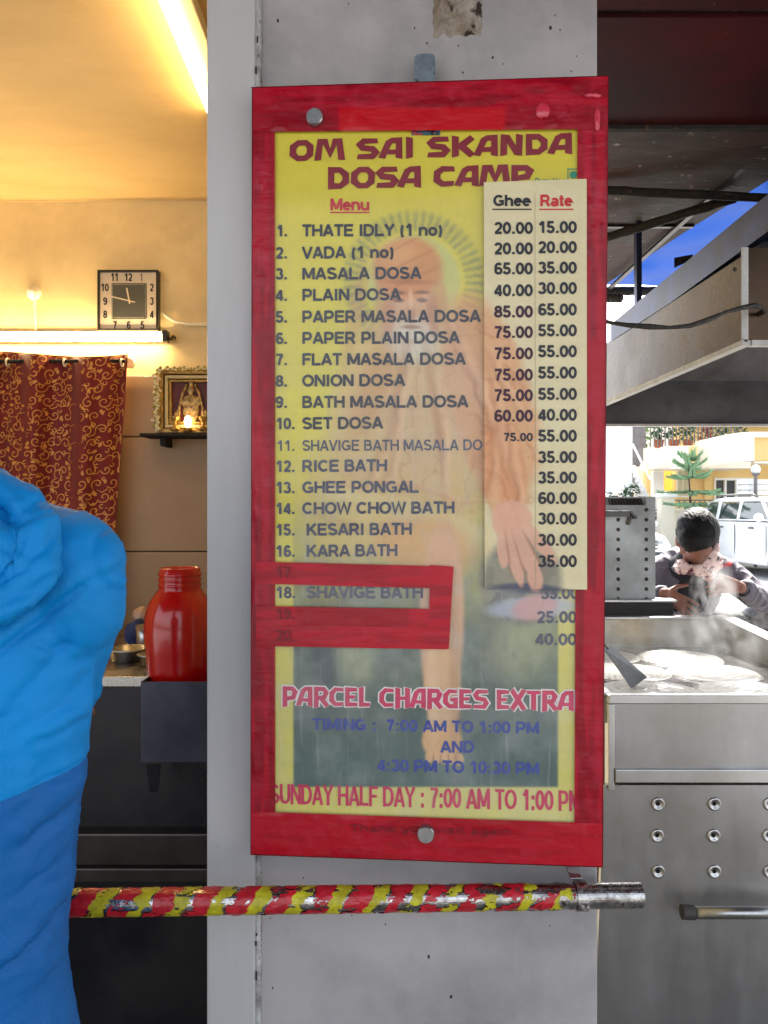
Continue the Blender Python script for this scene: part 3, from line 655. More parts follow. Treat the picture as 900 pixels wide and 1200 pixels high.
poster=quadgrid(((316,148),(684,144),(680,972),(316,958)),260,560,0.0,lambda x,y:art(x,y),'poster',mt['paper'],BD)
LB=[]
def line(body,x0,x1,yb,mat,cap=14.6,bold=.03,parent=None,ly=-.0012,yb2=None,clip=None):
    A=B(x0,yb,ly); Bq=B(x1,yb2 if yb2 is not None else yb,ly); h=cap/F*1.3
    m_=stext(body,A,Bq,h,ly,.225 if bold>=.02 else .165)
    return m_.build('lettering',mat,parent or poster,local=True)
rows=[("THATE IDLY (1 no)",519,270),("VADA (1 no)",462,296),("MASALA DOSA",494,320.5),("PLAIN DOSA",470,345.5),("PAPER MASALA DOSA",563.5,371),
("PAPER PLAIN DOSA",539,396),("FLAT MASALA DOSA",546,421),("ONION DOSA",475,446),("BATH MASALA DOSA",549,471),("SET DOSA",449,496),("SHAVIGE BATH MASALA DO",565.5,521.5),
("RICE BATH",454,546),("GHEE PONGAL",491,571),("CHOW CHOW BATH",533,595.5),("KESARI BATH",483,620.5),("KARA BATH",466,645.5)]
for i,(s,x1,y) in enumerate(rows):
    k=i+1; m_=mt['ink'] if y<360 else mt['ink_grey'] if y>500 else mt['ink']
    x0=354 if k<15 else 359
    line(s,x0,x1,y+(7 if i!=0 else 7),m_,14 if k!=11 else 13,.03 if k!=11 else .015, yb2=y+6.2)
    line(str(k)+'.',323 if k!=1 and k!=11 else 324,337 if k<10 else 346,y+7,m_,13.5 if k!=11 else 12.5,.03 if k!=11 else .012)
line("SHAVIGE BATH",359,496,701,mt['ink_grey'],14); line("18.",323,347,701,mt['ink_grey'],13.5)
line("40.00",627,676,756,mt['ink_grey'],13.5); line("35.00",634,678,702,mt['ink_grey'],13.5,ly=-.0012); line("25.00",629,676,730,mt['ink_grey'],13.5)
line("Menu",387,433,246.5,mt['ink_red'],14,.03)
MB().add([(*(lambda q:(q[0],-.0012,q[1]))(B(a_,b_)),) for a_,b_ in ((387,248.4),(433,248.4),(433,250),(387,250))],[(0,1,2,3)]).build('underline',mt['ink_red'],poster,local=True)
line("Pure Veg",627,663,214.5,mt['ink_green'],6,.01)
def flatring(px0,py0,px1,py1,w,ly,mat,parent,nm):
    m_=MB(); 
    def rect(a,b,c_,d_): m_.add([(B(*p,ly)[0],ly,B(*p,ly)[1]) for p in ((a,b),(c_,b),(c_,d_),(a,d_))],[(0,1,2,3)])
    rect(px0,py0,px1,py0+w); rect(px0,py1-w,px1,py1); rect(px0,py0+w,px0+w,py1-w); rect(px1-w,py0+w,px1,py1-w); return m_.build(nm,mat,parent,local=True)
flatring(665,197.5,679,212,1.2,-.0012,mt['ink_green'],poster,'green_mark')
c_=B(672,204.7,-.0012); MB().add([(c_[0]+.0062*math.cos(t*math.pi/12),-.0012,c_[1]+.0062*math.sin(t*math.pi/12)) for t in range(24)],[tuple(range(24))]).build('green_mark',mt['ink_green'],poster,local=True)
# small printed emblem at the top edge
m_=MB(); r6=random.Random(2)
em=quadgrid(((482,150),(516,150),(516,158.5),(482,158.5)),34,10,-.0012,lambda x,y:mixc(mixc(np.tile(L3(60,96,110),(len(x),1)),L3(180,60,70),sstep(.5,.6,fbm(x/4,y/4,3))),L3(30,34,40),sstep(.55,.62,fbm(x/3,y/3,9))),'emblem',mt['paper'],poster)
# ---- display lettering (strokes)
G={'O':[[(.35,.1),(.12,.32),(.14,.68),(.38,.9),(.72,.9),(.92,.68),(.9,.3),(.68,.1),(.35,.1)]],
'M':[[(.04,0),(.14,.92),(.34,.92),(.52,.3),(.70,.92),(.88,.92),(.96,0)]],
'S':[[(1,.9),(.3,.9),(.12,.72),(.24,.55),(.78,.48),(.92,.3),(.76,.1),(0,.1)]],
'A':[[(.0,.02),(.34,.78),(.52,.9),(.88,.9),(.88,0)],[(.28,.3),(.88,.3)]],
'I':[[(.5,0),(.5,1)]],
'K':[[(.14,0),(.14,1)],[(.98,.94),(.42,.52),(.98,.02)]],
'N':[[(.1,0),(.12,.9),(.3,.88),(.74,.12),(.88,.1),(.9,1)]],
'D':[[(.14,.1),(.14,.9),(.6,.9),(.9,.66),(.9,.32),(.62,.1),(.14,.1)]],
'C':[[(1,.88),(.42,.9),(.14,.68),(.12,.32),(.4,.1),(.96,.12)]],
'P':[[(.14,-.06),(.14,.9),(.72,.9),(.92,.72),(.78,.42),(.34,.36)]],
'R':[[(.14,-.06),(.14,.9),(.72,.9),(.9,.72),(.76,.46),(.34,.42)],[(.5,.42),(.98,0)]],
'E':[[(.98,.9),(.14,.9),(.14,.1),(.98,.1)],[(.14,.5),(.8,.5)]],
'L':[[(.16,1),(.16,.1),(.96,.1)]],
'H':[[(.14,-.04),(.14,1)],[(.88,0),(.88,1)],[(.14,.48),(.88,.48)]],
'G':[[(.96,.88),(.42,.9),(.14,.68),(.12,.32),(.4,.1),(.88,.1),(.88,.46),(.55,.46)]],
'X':[[(.04,1),(.96,0)],[(.96,1),(.04,0)]],
'T':[[(0,.9),(1,.9)],[(.5,.9),(.5,0)]]}
WID={'I':.35,'M':1.35,'O':1.15,'E':.85,'L':.8,'T':.95,'X':.95}
def display(txt,A,Bq,h0,h1,w,mat,ly,name,slant=0,space=.22,parent=None):
    tot=0; pos=[]
    for ch in txt:
        if ch==' ': tot+=.55; continue
        ww=WID.get(ch,1.0); pos.append((ch,tot,ww)); tot+=ww+space
    tot-=space; m_=MB(); A=Vector(A); Bq=Vector(Bq); k=0
    wx=(Bq-A).length/tot
    for ch,s0,ww in pos:
        for st in G[ch]:
            q=(s0+ww/2)/tot; h=h0+(h1-h0)*q
            pts=[Vector(((A+(Bq-A)*((s0+x*ww)/tot)).x+slant*y*h,(A+(Bq-A)*((s0+x*ww)/tot)).y+y*h)) for x,y in st]
            n=len(pts); closed=(pts[0]-pts[-1]).length<1e-6; vs=[]
            yo=ly-(k%3)*.00012; k+=1
            for i,p_ in enumerate(pts):
                if closed: d1=(pts[i]-pts[i-1 if i>0 else n-2]).normalized(); d2=(pts[(i+1) if i<n-1 else 1]-pts[i]).normalized()
                else: d1=(pts[i]-pts[i-1]).normalized() if i>0 else (pts[1]-pts[0]).normalized(); d2=(pts[i+1]-pts[i]).normalized() if i<n-1 else d1
                t_=(d1+d2).normalized(); nn_=Vector((-t_.y,t_.x)); cosh=max(.5,nn_.dot(Vector((-d1.y,d1.x))))
                # horizontal strokes thinner than vertical ones
                ws=w*(.78+.35*abs(t_.y)); off=nn_*ws/2/cosh
                cut=Vector((0,0))
                if not closed and i in (0,n-1): cut=t_*ws*.22*(1 if i else -1)
                vs+=[(p_.x+off.x+cut.x,yo,p_.y+off.y+cut.y),(p_.x-off.x,yo,p_.y-off.y)]
            m_.add(vs,[(2*i,2*i+1,2*i+3,2*i+2) for i in range(n-1)])
    return m_.build(name,mat,parent or poster,local=True)
PXM=1.3/F
display("OM SAI SKANDA",B(340,188.5),B(669,179.5),23*PXM,22*PXM,7.2*PXM,mt['ink_title'],-.0012,'title_lettering',space=.24)
display("DOSA CAMP",B(385,221),B(623,216),24*PXM,21*PXM,7.3*PXM,mt['ink_title'],-.0012,'title_lettering',space=.2)
display("PARCEL CHARGES EXTRA",B(332,826),B(671,832),22*PXM,22*PXM,8.4*PXM,mt['ink_white'],-.0010,'lettering_outline',space=.2,slant=.0)
display("PARCEL CHARGES EXTRA",B(332,826),B(671,832),22*PXM,22*PXM,5.2*PXM,mt['ink_pink'],-.0018,'notice_lettering',space=.2,slant=.0)
line("TIMING :  7:00 AM TO 1:00 PM",366,632,855,mt['ink_blue'],13.5,.022,yb2=860)
line("AND",516,556,882,mt['ink_blue'],13.5,.022); line("4:30 PM TO 10:30 PM",442,632,903.5,mt['ink_blue'],14,.022,yb2=908)
line("SUNDAY HALF DAY : 7:00 AM TO 1:00 PM",316,682,942,mt['ink_pink'],24,.03,yb2=951)
# ---- acrylic
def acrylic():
    m=bpy.data.materials.new('scratched_acrylic_painted_haze'); m.use_nodes=True; t=m.node_tree; t.nodes.clear(); L=t.links.new
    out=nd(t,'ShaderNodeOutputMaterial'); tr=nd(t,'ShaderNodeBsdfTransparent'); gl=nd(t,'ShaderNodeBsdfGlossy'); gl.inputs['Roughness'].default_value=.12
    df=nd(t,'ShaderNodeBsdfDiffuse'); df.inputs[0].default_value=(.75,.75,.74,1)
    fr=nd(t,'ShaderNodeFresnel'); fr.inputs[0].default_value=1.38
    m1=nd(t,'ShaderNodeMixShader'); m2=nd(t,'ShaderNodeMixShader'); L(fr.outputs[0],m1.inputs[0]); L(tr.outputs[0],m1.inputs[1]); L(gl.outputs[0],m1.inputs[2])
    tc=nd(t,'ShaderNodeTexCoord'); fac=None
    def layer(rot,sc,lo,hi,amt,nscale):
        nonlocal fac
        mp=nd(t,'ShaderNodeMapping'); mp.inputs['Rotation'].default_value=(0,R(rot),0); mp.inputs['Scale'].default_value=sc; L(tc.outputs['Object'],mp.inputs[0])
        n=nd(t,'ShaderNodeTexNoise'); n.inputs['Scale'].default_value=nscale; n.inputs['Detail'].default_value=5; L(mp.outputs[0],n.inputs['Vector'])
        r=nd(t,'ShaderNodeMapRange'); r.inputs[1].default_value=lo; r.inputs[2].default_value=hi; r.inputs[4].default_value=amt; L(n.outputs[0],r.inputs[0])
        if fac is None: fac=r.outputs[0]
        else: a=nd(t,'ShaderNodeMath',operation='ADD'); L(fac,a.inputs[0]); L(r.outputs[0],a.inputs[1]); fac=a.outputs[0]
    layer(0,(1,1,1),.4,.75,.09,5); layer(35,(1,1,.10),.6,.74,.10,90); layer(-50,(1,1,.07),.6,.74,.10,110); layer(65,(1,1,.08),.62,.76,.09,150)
    # scratches plus reflection haze painted as whitish diffuse, strongest low on the board
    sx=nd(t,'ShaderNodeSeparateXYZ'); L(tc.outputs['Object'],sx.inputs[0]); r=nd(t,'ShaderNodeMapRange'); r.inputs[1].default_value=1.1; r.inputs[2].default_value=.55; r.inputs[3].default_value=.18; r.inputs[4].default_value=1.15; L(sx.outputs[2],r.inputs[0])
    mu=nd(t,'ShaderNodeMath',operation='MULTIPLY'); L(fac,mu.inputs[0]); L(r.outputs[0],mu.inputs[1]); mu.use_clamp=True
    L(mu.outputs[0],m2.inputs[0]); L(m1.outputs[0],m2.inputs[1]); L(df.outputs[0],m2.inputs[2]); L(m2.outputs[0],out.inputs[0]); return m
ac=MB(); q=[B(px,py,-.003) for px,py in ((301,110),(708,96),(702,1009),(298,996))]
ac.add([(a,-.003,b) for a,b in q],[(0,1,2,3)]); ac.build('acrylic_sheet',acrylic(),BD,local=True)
# ---- red tape frame
def tapecol(kind):
    def fn(x,y):
        n=fbm(x/70,y/9,21) if kind=='h' else fbm(x/8,y/90,22); n2=fbm(x/25,y/25,31)
        c=np.tile(L3(170,12,36),(len(x),1)); c=mixc(c,L3(122,5,24),sstep(.45,.62,n)*.7); c=mixc(c,L3(182,34,56),sstep(.5,.75,n2)*.5)
        if kind=='v': c=mixc(c,L3(132,10,26),(1-sstep(1.0,5,np.abs(x-np.where(x<500,318,681))))*.6)
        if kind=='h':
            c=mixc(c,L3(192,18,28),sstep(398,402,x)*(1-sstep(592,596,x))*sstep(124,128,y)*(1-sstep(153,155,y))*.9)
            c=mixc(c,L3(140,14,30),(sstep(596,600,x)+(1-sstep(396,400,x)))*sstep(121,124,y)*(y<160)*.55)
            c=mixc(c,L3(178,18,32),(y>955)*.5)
        c=mixc(c,L3(178,40,66),sstep(.6,.8,fbm(x/14,y/22,41))*.3)
        return np.clip(c,0,1)
    return fn
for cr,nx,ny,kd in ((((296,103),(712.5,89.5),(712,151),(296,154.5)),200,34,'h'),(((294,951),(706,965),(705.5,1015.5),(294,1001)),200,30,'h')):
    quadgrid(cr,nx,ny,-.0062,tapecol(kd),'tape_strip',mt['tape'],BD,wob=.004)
for cr in (((296,103.5),(322,103),(322.5,1001.5),(294,1001)),((677,91),(713,89.5),(706,1015.5),(673,1014))):
    quadgrid(cr,22,260,-.0048,tapecol('v'),'tape_strip',mt['tape'],BD,wob=.004)
# thickness of the taped edge
for (p0,p1) in (((294.5,103),(712.5,89.5)),((712.8,89.5),(706.3,1015.8)),((705.8,1015.8),(294,1001.2)),((293.8,1001),(295.6,103.5))):
    a=B(*p0,-.004); b=B(*p1,-.004); MB().add([(a[0],-.0066,a[1]),(b[0],-.0066,b[1]),(b[0],.016,b[1]),(a[0],.016,a[1])],[(0,1,2,3)]).build('tape_edge',M('edge_tape',C(170,18,32),C(140,10,24),30,rough=.35),BD,local=True)
def tcol(dark=0):
    def fn(x,y):
        c=np.tile(L3(184,12,38),(len(x),1)); c=mixc(c,L3(140,6,26),sstep(.4,.65,fbm(x/60,y/8,51+dark))*.6)
        if dark: c=mixc(c,L3(150,10,26),sstep(345,350,x)*(1-sstep(478,482,x))*.7)
        return c
    return fn
quadgrid(((300,658),(531,664),(530,690),(300,684)),100,12,-.0080,tcol(),'tape_strip',mt['tape'],BD,wob=.002)
quadgrid(((504,662),(531.5,664),(526,760.5),(502,759)),14,50,-.0088,tcol(),'tape_strip',mt['tape'],BD,wob=.002)
quadgrid(((300,710),(520,714),(520,738),(300,734)),100,12,-.0080,tcol(1),'tape_strip',mt['tape'],BD,wob=.002)
quadgrid(((300,732),(522,736),(524,761),(300,757)),100,12,-.0084,tcol(),'tape_strip',mt['tape'],BD,wob=.002)
for s,y in (('17.',677),('19.',726),('20.',751)): line(s,323,346,y,mt['ink_dkred'],13,.01,ly=-.0106,parent=BD)
line('Thank you visit again',410,600,975,mt['ink_dkred'],9,.01,ly=-.0105,parent=BD,yb2=979)
# ---- price sheet
sheet=quadgrid(((567,213.5),(687.5,209.5),(688,691),(568,689)),110,380,-.0115,lambda x,y:art(x,y,True),'price_sheet',mt['paper'],BD)
for so_ in (0,):
    e=MB(); pts=[(567,213.5),(687.5,209.5),(688,691),(568,689)]
    for i in range(4):
        a=B(*pts[i],-.0115); b=B(*pts[(i+1)%4],-.0115); e.add([(a[0],-.0115,a[1]),(b[0],-.0115,b[1]),(b[0],-.0095,b[1]),(a[0],-.0095,a[1])],[(0,1,2,3)])
    e.build('sheet_edge',M('sheet_cream',C(214,202,164),rough=.5),sheet,local=True)
gh=["20.00","20.00","65.00","40.00","85.00","75.00","75.00","75.00","75.00","60.00"]; gy=[267.5,291.5,315,340.5,365.5,389.5,414.5,439.5,463.5,487.5]
plum=M('plum_ink',C(62,24,48),rough=.45)
for i,(s,y) in enumerate(zip(gh,gy)): line(s,579,624.5,y+6.5,plum if i>=4 else mt['ink'],13.5,.03,sheet,-.0124)
line("75.00",590,624.5,517,mt['ink'],9.5,.02,sheet,-.0124)
ry=[266.5,290,314,338,363,387.5,412,437,462,486.5,511,536,560,584,608,633,658]
rt=["15.00","20.00","35.00","30.00","65.00","55.00","55.00","55.00","55.00","40.00","55.00","35.00","35.00","60.00","30.00","30.00","35.00"]
for s,y in zip(rt,ry): line(s,630.5,676,y+6.5,mt['ink'],13.5,.03,sheet,-.0124)
line("Ghee",578,622,241.5,mt['ink'],13,.03,sheet,-.0124); line("Rate",633,671,241.5,mt['ink_red'],13,.03,sheet,-.0124)
for a_,b_,mm in ((577,623,'ink'),(632,672,'ink_red')):
    MB().add([(B(x,y,-.0124)[0],-.0124,B(x,y,-.0124)[1]) for x,y in ((a_,244.5),(b_,244.5),(b_,246),(a_,246))],[(0,1,2,3)]).build('underline',mt[mm],sheet,local=True)
MB().add([(B(x,y,-.0122)[0],-.0122,B(x,y,-.0122)[1]) for x,y in ((626.6,226),(627.2,226),(628,688),(627.4,688))],[(0,1,2,3)]).build('crease_line',M('crease_tan',C(176,160,120),rough=.6),sheet,local=True)
# ---- studs and strap
for px,py,r_ in ((369,138,.0145),(499,977,.0145)):
    x,z=B(px,py,-.012); MB().lathe([(0,.0105),(r_*.9,.0105),(r_,.0085),(r_,-.002),(0,-.002)],(x,-.0085,z),28,'y').build('stud_cap',mt['stud'],BD,local=True,smooth=False)
x0,z1=B(485.5,69,.03);x1,z0=B(510,125,.03)
m_=MB(); m_.prism([(x0,z0),(x1,z0),(x1,z1-.006),(x1-.006,z1),(x0+.006,z1),(x0,z1-.006)],'y',.0155,.019); m_.build('hanger_strap',M('strap_steel',C(150,164,176),C(120,132,142),30,rough=.35,metal=.6,spots=C(80,64,48),spotscale=40,spotamt=.55),BD,local=True)
# curled tape blister, top right
for px,py,sx,sz in ((636,130,.012,.014),(700,140,.005,.02),(695,112,.014,.004)):
    x,z=B(px,py,-.008); b_=MB().ell((x,-.0075,z),(sx,.004,sz),16,10)
    b_.v=[tuple(Vector(v)+Vector((0,0,.004*mn.noise(Vector(v)*200)))) for v in b_.v]; b_.build('tape_blister',M('blister_tape',C(198,40,62),C(206,70,90),60,rough=.2,coat=.4),BD,local=True,smooth=True)

# ================================================================== BARRIER PIPE
pp=thing('barrier_pipe','horizontal steel pipe wrapped in torn red and yellow tape below the menu board','barrier pipe',P(400,1055,1.24))
p0=P(-60,1060,1.2); p1=P(750.5,1049,1.29); RP=.0200
ax=(p1-p0).normalized(); Lp=(p1-p0).length; ux=ax.cross(Vector((0,0,1))).normalized(); uz=ux.cross(ax)
pm=MB(); n=40; ri=RP-.003
ring=lambda q,r: [q+ux*math.cos(2*math.pi*j/n)*r+uz*math.sin(2*math.pi*j/n)*r for j in range(n)]
vs=ring(p0,RP)+ring(p1,RP)+ring(p1,ri)+ring(p1-ax*.25,ri)
fs=[(i*n+j,i*n+(j+1)%n,(i+1)*n+(j+1)%n,(i+1)*n+j) for i in range(3) for j in range(n)]
fs.append(tuple(range(n)))
pm.add(vs,fs); pm.build('pipe',mt['chrome'],pp,smooth=False)
NA=96; NL=620; cells={0:[],1:[]}
vsT=[]
for i in range(NL+1):
    s=i/NL*Lp*.93
    for j in range(NA):
        th_=2*math.pi*j/NA; r_=RP+.0010+.0011*max(-.4,mn.noise(Vector((s*55,math.cos(th_)*2.2,math.sin(th_)*2.2)))+.6*mn.noise(Vector((s*160,math.cos(th_)*6,math.sin(th_)*6))))
        vsT.append(p0+ax*s+ux*math.cos(th_)*r_+uz*math.sin(th_)*r_)
for i in range(NL):
    s=(i+.5)/NL*Lp*.93
    for j in range(NA):
        th_=2*math.pi*(j+.5)/NA; cx_,sy_=math.cos(th_),math.sin(th_)
        w1=mn.noise(Vector((s*38,cx_*1.6,sy_*1.6)))*.13+mn.noise(Vector((s*120,cx_*5,sy_*5)))*.045
        ph=(s/.062 - th_/(2*math.pi) + w1)%1.0
        tear=mn.noise(Vector((s*26+9,cx_*1.4,sy_*1.4)))+.5*mn.noise(Vector((s*95,cx_*5,sy_*5+3)))
        edge=min(abs(ph-.54),abs(ph-.95),abs(ph-.0),1-ph)
        lim=.30-.5*max(0,(s/Lp-.55)/.3)
        k=0 if ph<.54 else 1
        if tear>lim+(0.25 if edge>.12 else 0): continue
        if ph>.93: continue
        if s/Lp>.84 and mn.noise(Vector((s*30,cx_,5)))<(s/Lp-.84)*8-.3: continue
        cells[k].append((i*NA+j,i*NA+(j+1)%NA,(i+1)*NA+(j+1)%NA,(i+1)*NA+j))
tm={0:M('red_wrap_tape',C(196,28,44),C(150,16,30),40,rough=.35,spots=C(60,50,48),spotscale=120,spotamt=.66,coat=.2),1:M('yellow_wrap_tape',C(196,188,34),C(150,140,24),40,rough=.4,spots=C(60,60,40),spotscale=120,spotamt=.64)}
for k,nm in ((0,'red_wrap'),(1,'yellow_wrap')):
    us=sorted({a for f in cells[k] for a in f}); mp_={a:i for i,a in enumerate(us)}
    MB().add([vsT[a] for a in us],[tuple(mp_[a] for a in f) for f in cells[k]]).build(nm,tm[k],pp,smooth=True)
# clamp and arm
q=p0+ax*(Lp*((675-(-60))/810)); m_=MB()
m_.lathe([(RP+.0015,-.009),(RP+.004,-.009),(RP+.004,.009),(RP+.0015,.009)],q,32,'x',closed=True)
m_.build('clamp_band',mt['chrome'],pp,smooth=False)
m_=MB(); e0=q+Vector((0,.0,-.0)); path=[q+Vector((-.004,.012,.022)),q+Vector((-.006,.03,.034)),q+Vector((-.008,.05,.044)),q+Vector((-.010,.078,.046))]
for i in range(3): m_.bar(path[i],path[i+1],.022,.004)
m_.build('wall_arm',mt['bsteel'],pp,bevel=.001)
MB().lathe([(0,.008),(.004,.008),(.007,.004),(.007,0)],q+Vector((.001,-RP-.003,-.006)),6,'y').build('clamp_bolt',mt['chrome'],pp)

# ================================================================== COOKING STATION (right)
gr=thing('griddle_station','stainless steel griddle stand with raised tray and dimpled front panel','griddle',(1.05,2.75,0))
FD=2.2; XL=.645; XR=1.448; zs_=.92
xl0=P(712,0,FD).x
# front: rim, upper panel, ledge, lower panel
MB().box(xl0,XR+.06,FD-.012,FD+.02,P(0,824,FD).z,P(0,815,FD-.012).z).build('front_rim',mt['bsteel'],gr,bevel=.003)
MB().box(xl0+.018,XR+.05,FD,FD+.02,P(0,901,FD).z,P(0,825,FD).z).build('upper_panel',mt['csteel'],gr)
MB().box(xl0,xl0+.017,FD-.01,FD+.03,P(0,925,FD).z,P(0,824.5,FD).z).build('frame_upright',mt['bsteel'],gr,bevel=.002)
MB().box(xl0+.018,XR+.05,FD-.016,FD+.02,P(0,918,FD-.016).z,P(0,902,FD-.016).z).build('ledge',mt['bsteel'],gr,bevel=.003)
a=P(708,925,FD); b=P(697,1212,FD)
m_=MB().hexa([(b.x,FD,b.z),(XR+.05,FD,b.z),(XR+.05,FD+.02,b.z),(b.x,FD+.02,b.z)],[(a.x,FD,a.z+.012),(XR+.05,FD,a.z+.012),(XR+.05,FD+.02,a.z+.012),(a.x,FD+.02,a.z+.012)])
m_.build('lower_panel',mt['csteel'],gr)
hole=M('hole_black',C(14,12,12),rough=.9)
for px in (771,837,902,968):
    for k,py in enumerate((942,979,1021)):
        c_=P(px-(1 if k==1 else 0),py,FD)
        d_=MB().lathe([(.0195,.0),(.0195,.002),(.0165,.0055),(.013,.0045),(.009,.0005),(.0055,-.0005)],(c_.x,FD-.001,c_.z),28,'y').build('dimple',mt['bsteel'],gr,smooth=True)
        MB().lathe([(0,.0008),(.0058,.0006)],(c_.x,FD-.001,c_.z),16,'y').build('hole',hole,d_)
h=MB().cyl(P(812,1069.5,FD-.06),P(960,1069.5,FD-.06),.0165,n=24).build('handle_bar',mt['stud'],gr,smooth=True)
MB().cyl(P(799,1068.5,FD-.06),P(813,1069.5,FD-.06),.020,.0195,n=20).build('handle_cap',M('cap_rubber',C(60,58,56),rough=.6),h)
MB().bar(P(804,1069.5,FD-.06),P(802,1067,FD),.02,.014).build('handle_post',mt['bsteel'],h)
# carcass
MB().box(XL+.03,XR+.04,FD+.03,3.32,.02,zs_-.06).build('carcass',mt['gap'],gr)
# tray
tray=M('griddle_plate',(.55,.55,.55,1),(.3,.3,.3,1),14,rough=.16,metal=.85,bump=.1,bscale=30,spots=(.5,.5,.48,1),spotscale=30,spotamt=.6)
MB().box(XL,XR,FD+.02,3.3,zs_-.012,zs_).build('cooking_plate',tray,gr)
side=M('tray_wall_steel',(.52,.5,.47,1),(.36,.33,.29,1),6,rough=.38,metal=.8,dirt=(.3,.22,.13,1),dirtscale=5,dirtamt=.55,rvar=.1)
zr=1.052; zf=P(0,815,FD).z
MB().box(XL-.02,XR+.02,3.3,3.312,zs_-.03,zr-.012).build('tray_back',side,gr)
MB().box(XL-.03,XR+.03,3.285,3.345,zr-.012,zr).build('back_rim',mt['bsteel'],gr,bevel=.003)
for x,s in ((XL,-1),(XR,1)):
    xa_,xb_=sorted((x,x+s*.012))
    MB().hexa([(xa_,FD+.02,zs_-.03),(xb_,FD+.02,zs_-.03),(xb_,3.3,zs_-.03),(xa_,3.3,zs_-.03)],[(xa_,FD+.02,zf-.01),(xb_,FD+.02,zf-.01),(xb_,3.3,zr-.012),(xa_,3.3,zr-.012)]).build('tray_side',side,gr)
    xa_,xb_=sorted((x-s*.012,x+s*.05))
    MB().hexa([(xa_,FD+.02,zf-.009),(xb_,FD+.02,zf-.009),(xb_,3.284,zr-.011),(xa_,3.284,zr-.011)],[(xa_,FD+.02,zf+.003),(xb_,FD+.02,zf+.003),(xb_,3.284,zr+.001),(xa_,3.284,zr+.001)]).build('side_rim',mt['bsteel'],gr,bevel=.003)
# dosas
dm=M('batter_white',C(206,206,202),C(184,182,176),26,rough=.35,coat=.5,bump=.9,bscale=70,spots=C(200,196,184),spotscale=60,spotamt=.6)
dl=["white dosa at the back of the griddle, nearest the steam","white dosa at the back left of the griddle under the tray wall","long white dosa in the middle right of the griddle","white dosa in the middle left under the spatula","white dosa at the front right edge of the griddle","white dosa at the front left edge of the griddle"]
for i,(x,y,r_) in enumerate(((1.168,3.03,.165),(.875,3.06,.14),(1.18,2.75,.162),(.876,2.767,.15),(1.165,2.47,.155),(.85,2.46,.165))):
    m_=MB(); NR,NT=16,64; vs=[(x,y,zs_+.006)]
    for a_ in range(1,NR+1):
        for b_ in range(NT):
            t_=2*math.pi*b_/NT; q=a_/NR; rr_=r_*q*(1+.05*q*mn.noise(Vector((math.cos(t_)*1.5,math.sin(t_)*1.5,i*5))))
            z_=zs_+.007+.0016*math.sin(q*34+t_*1.0)+.0012*mn.noise(Vector((x+rr_*math.cos(t_)*30,rr_*math.sin(t_)*30,i)))
            if a_==NR: z_=zs_+.001
            vs.append((x+rr_*math.cos(t_),y+rr_*math.sin(t_),z_))
    fs=[(0,1+b_,1+(b_+1)%NT) for b_ in range(NT)]+[(1+(a_-1)*NT+b_,1+a_*NT+b_,1+a_*NT+(b_+1)%NT,1+(a_-1)*NT+(b_+1)%NT) for a_ in range(1,NR) for b_ in range(NT)]
    tag(m_.add(vs,fs).build('dosa',dm,smooth=True),dl[i],'dosa','dosas cooking on the griddle')
# spatula
sp_=thing('spatula','flat steel spatula with flared blade leaning on the griddle beside the board','spatula',P(748,800,2.55))
A=P(758,794,2.58); Bq=P(740,807,2.50); C_=P(716,757,2.5); D_=P(708.5,762,2.46)
ups=Vector((0,-.001,.0025))
MB().hexa([A,Bq,D_,C_],[A+ups,Bq+ups,D_+ups,C_+ups]).build('blade',M('spatula_steel',C(96,96,98),C(70,70,72),20,rough=.45,metal=.7),sp_)
H0=(C_+D_)/2; H1=H0+(H0-(A+Bq)/2).normalized()*.3
MB().bar(H0,H1,.016,.004,(0,-.4,1)).build('handle',mt['ledge'],sp_,bevel=.001)
# riveted steel box behind the griddle
rb=thing('riveted_box','riveted steel burner box standing behind the griddle left of the man','steel box',P(720,705,3.42))
BD3=3.40; xa=.72; xb=P(768,0,BD3).x; z0=P(0,702,BD3).z; z1=P(0,582,BD3).z
steel3=M('box_zinc',C(168,172,176),C(144,148,152),5,rough=.42,metal=.45,dirt=C(120,120,120),dirtscale=4)
MB().box(xa,xb,BD3,BD3+.004,z0,P(0,592,BD3).z).box(P(757,0,BD3).x,xb,BD3,BD3+.004,P(0,592,BD3).z,z1).build('front_plate',steel3,rb)
MB().box(xb-.003,xb,BD3+.0045,BD3+.12,z0,z1).build('side_plate',steel3,rb)
MB().box(xa,xb-.003,BD3+.11,BD3+.12,z0,z1).build('back_plate',steel3,rb)
MB().box(xa,xb-.003,BD3+.0045,BD3+.11,z0,z0+.004).build('bottom_plate',steel3,rb)
MB().box(xa,P(757,0,BD3).x,BD3,BD3+.004,z1-.006,z1).build('top_rail',steel3,rb)
for i in range(12):
    x=P(716+i*3.4,0,BD3).x; MB().bar((x-.004,BD3+.03,z1-.006),(x+.003,BD3+.012,P(0,592,BD3).z),.004,.012).build('vent_slat',mt['ledge'],rb)
for px in (724.5,757.5):
    for k in range(10):
        c_=P(px,597.5+k*11.6,BD3)
        if px<730 and k==0: continue
        MB().lathe([(0,.006),(.0045,.0055),(.0078,.003),(.0085,0)],(c_.x,BD3-.0003,c_.z),12,'y').build('rivet',mt['ledge'],rb,smooth=True)
m_=MB(); m_.bar(P(706,602,BD3-.02),P(736,602,BD3-.02),.05,.026); m_.bar(P(736,599,BD3-.02),P(744,607,BD3-.01),.04,.012); m_.bar(P(740,605,BD3-.01),P(736,615,BD3-.003),.02,.014)
m_.build('bracket',M('bracket_steel',C(92,92,94),rough=.5,metal=.5),rb,bevel=.002)
tr=thing('black_tray','sooty black tray with steel rim below the riveted box','tray',P(740,722,3.36))
xb2=P(789,0,3.36).x
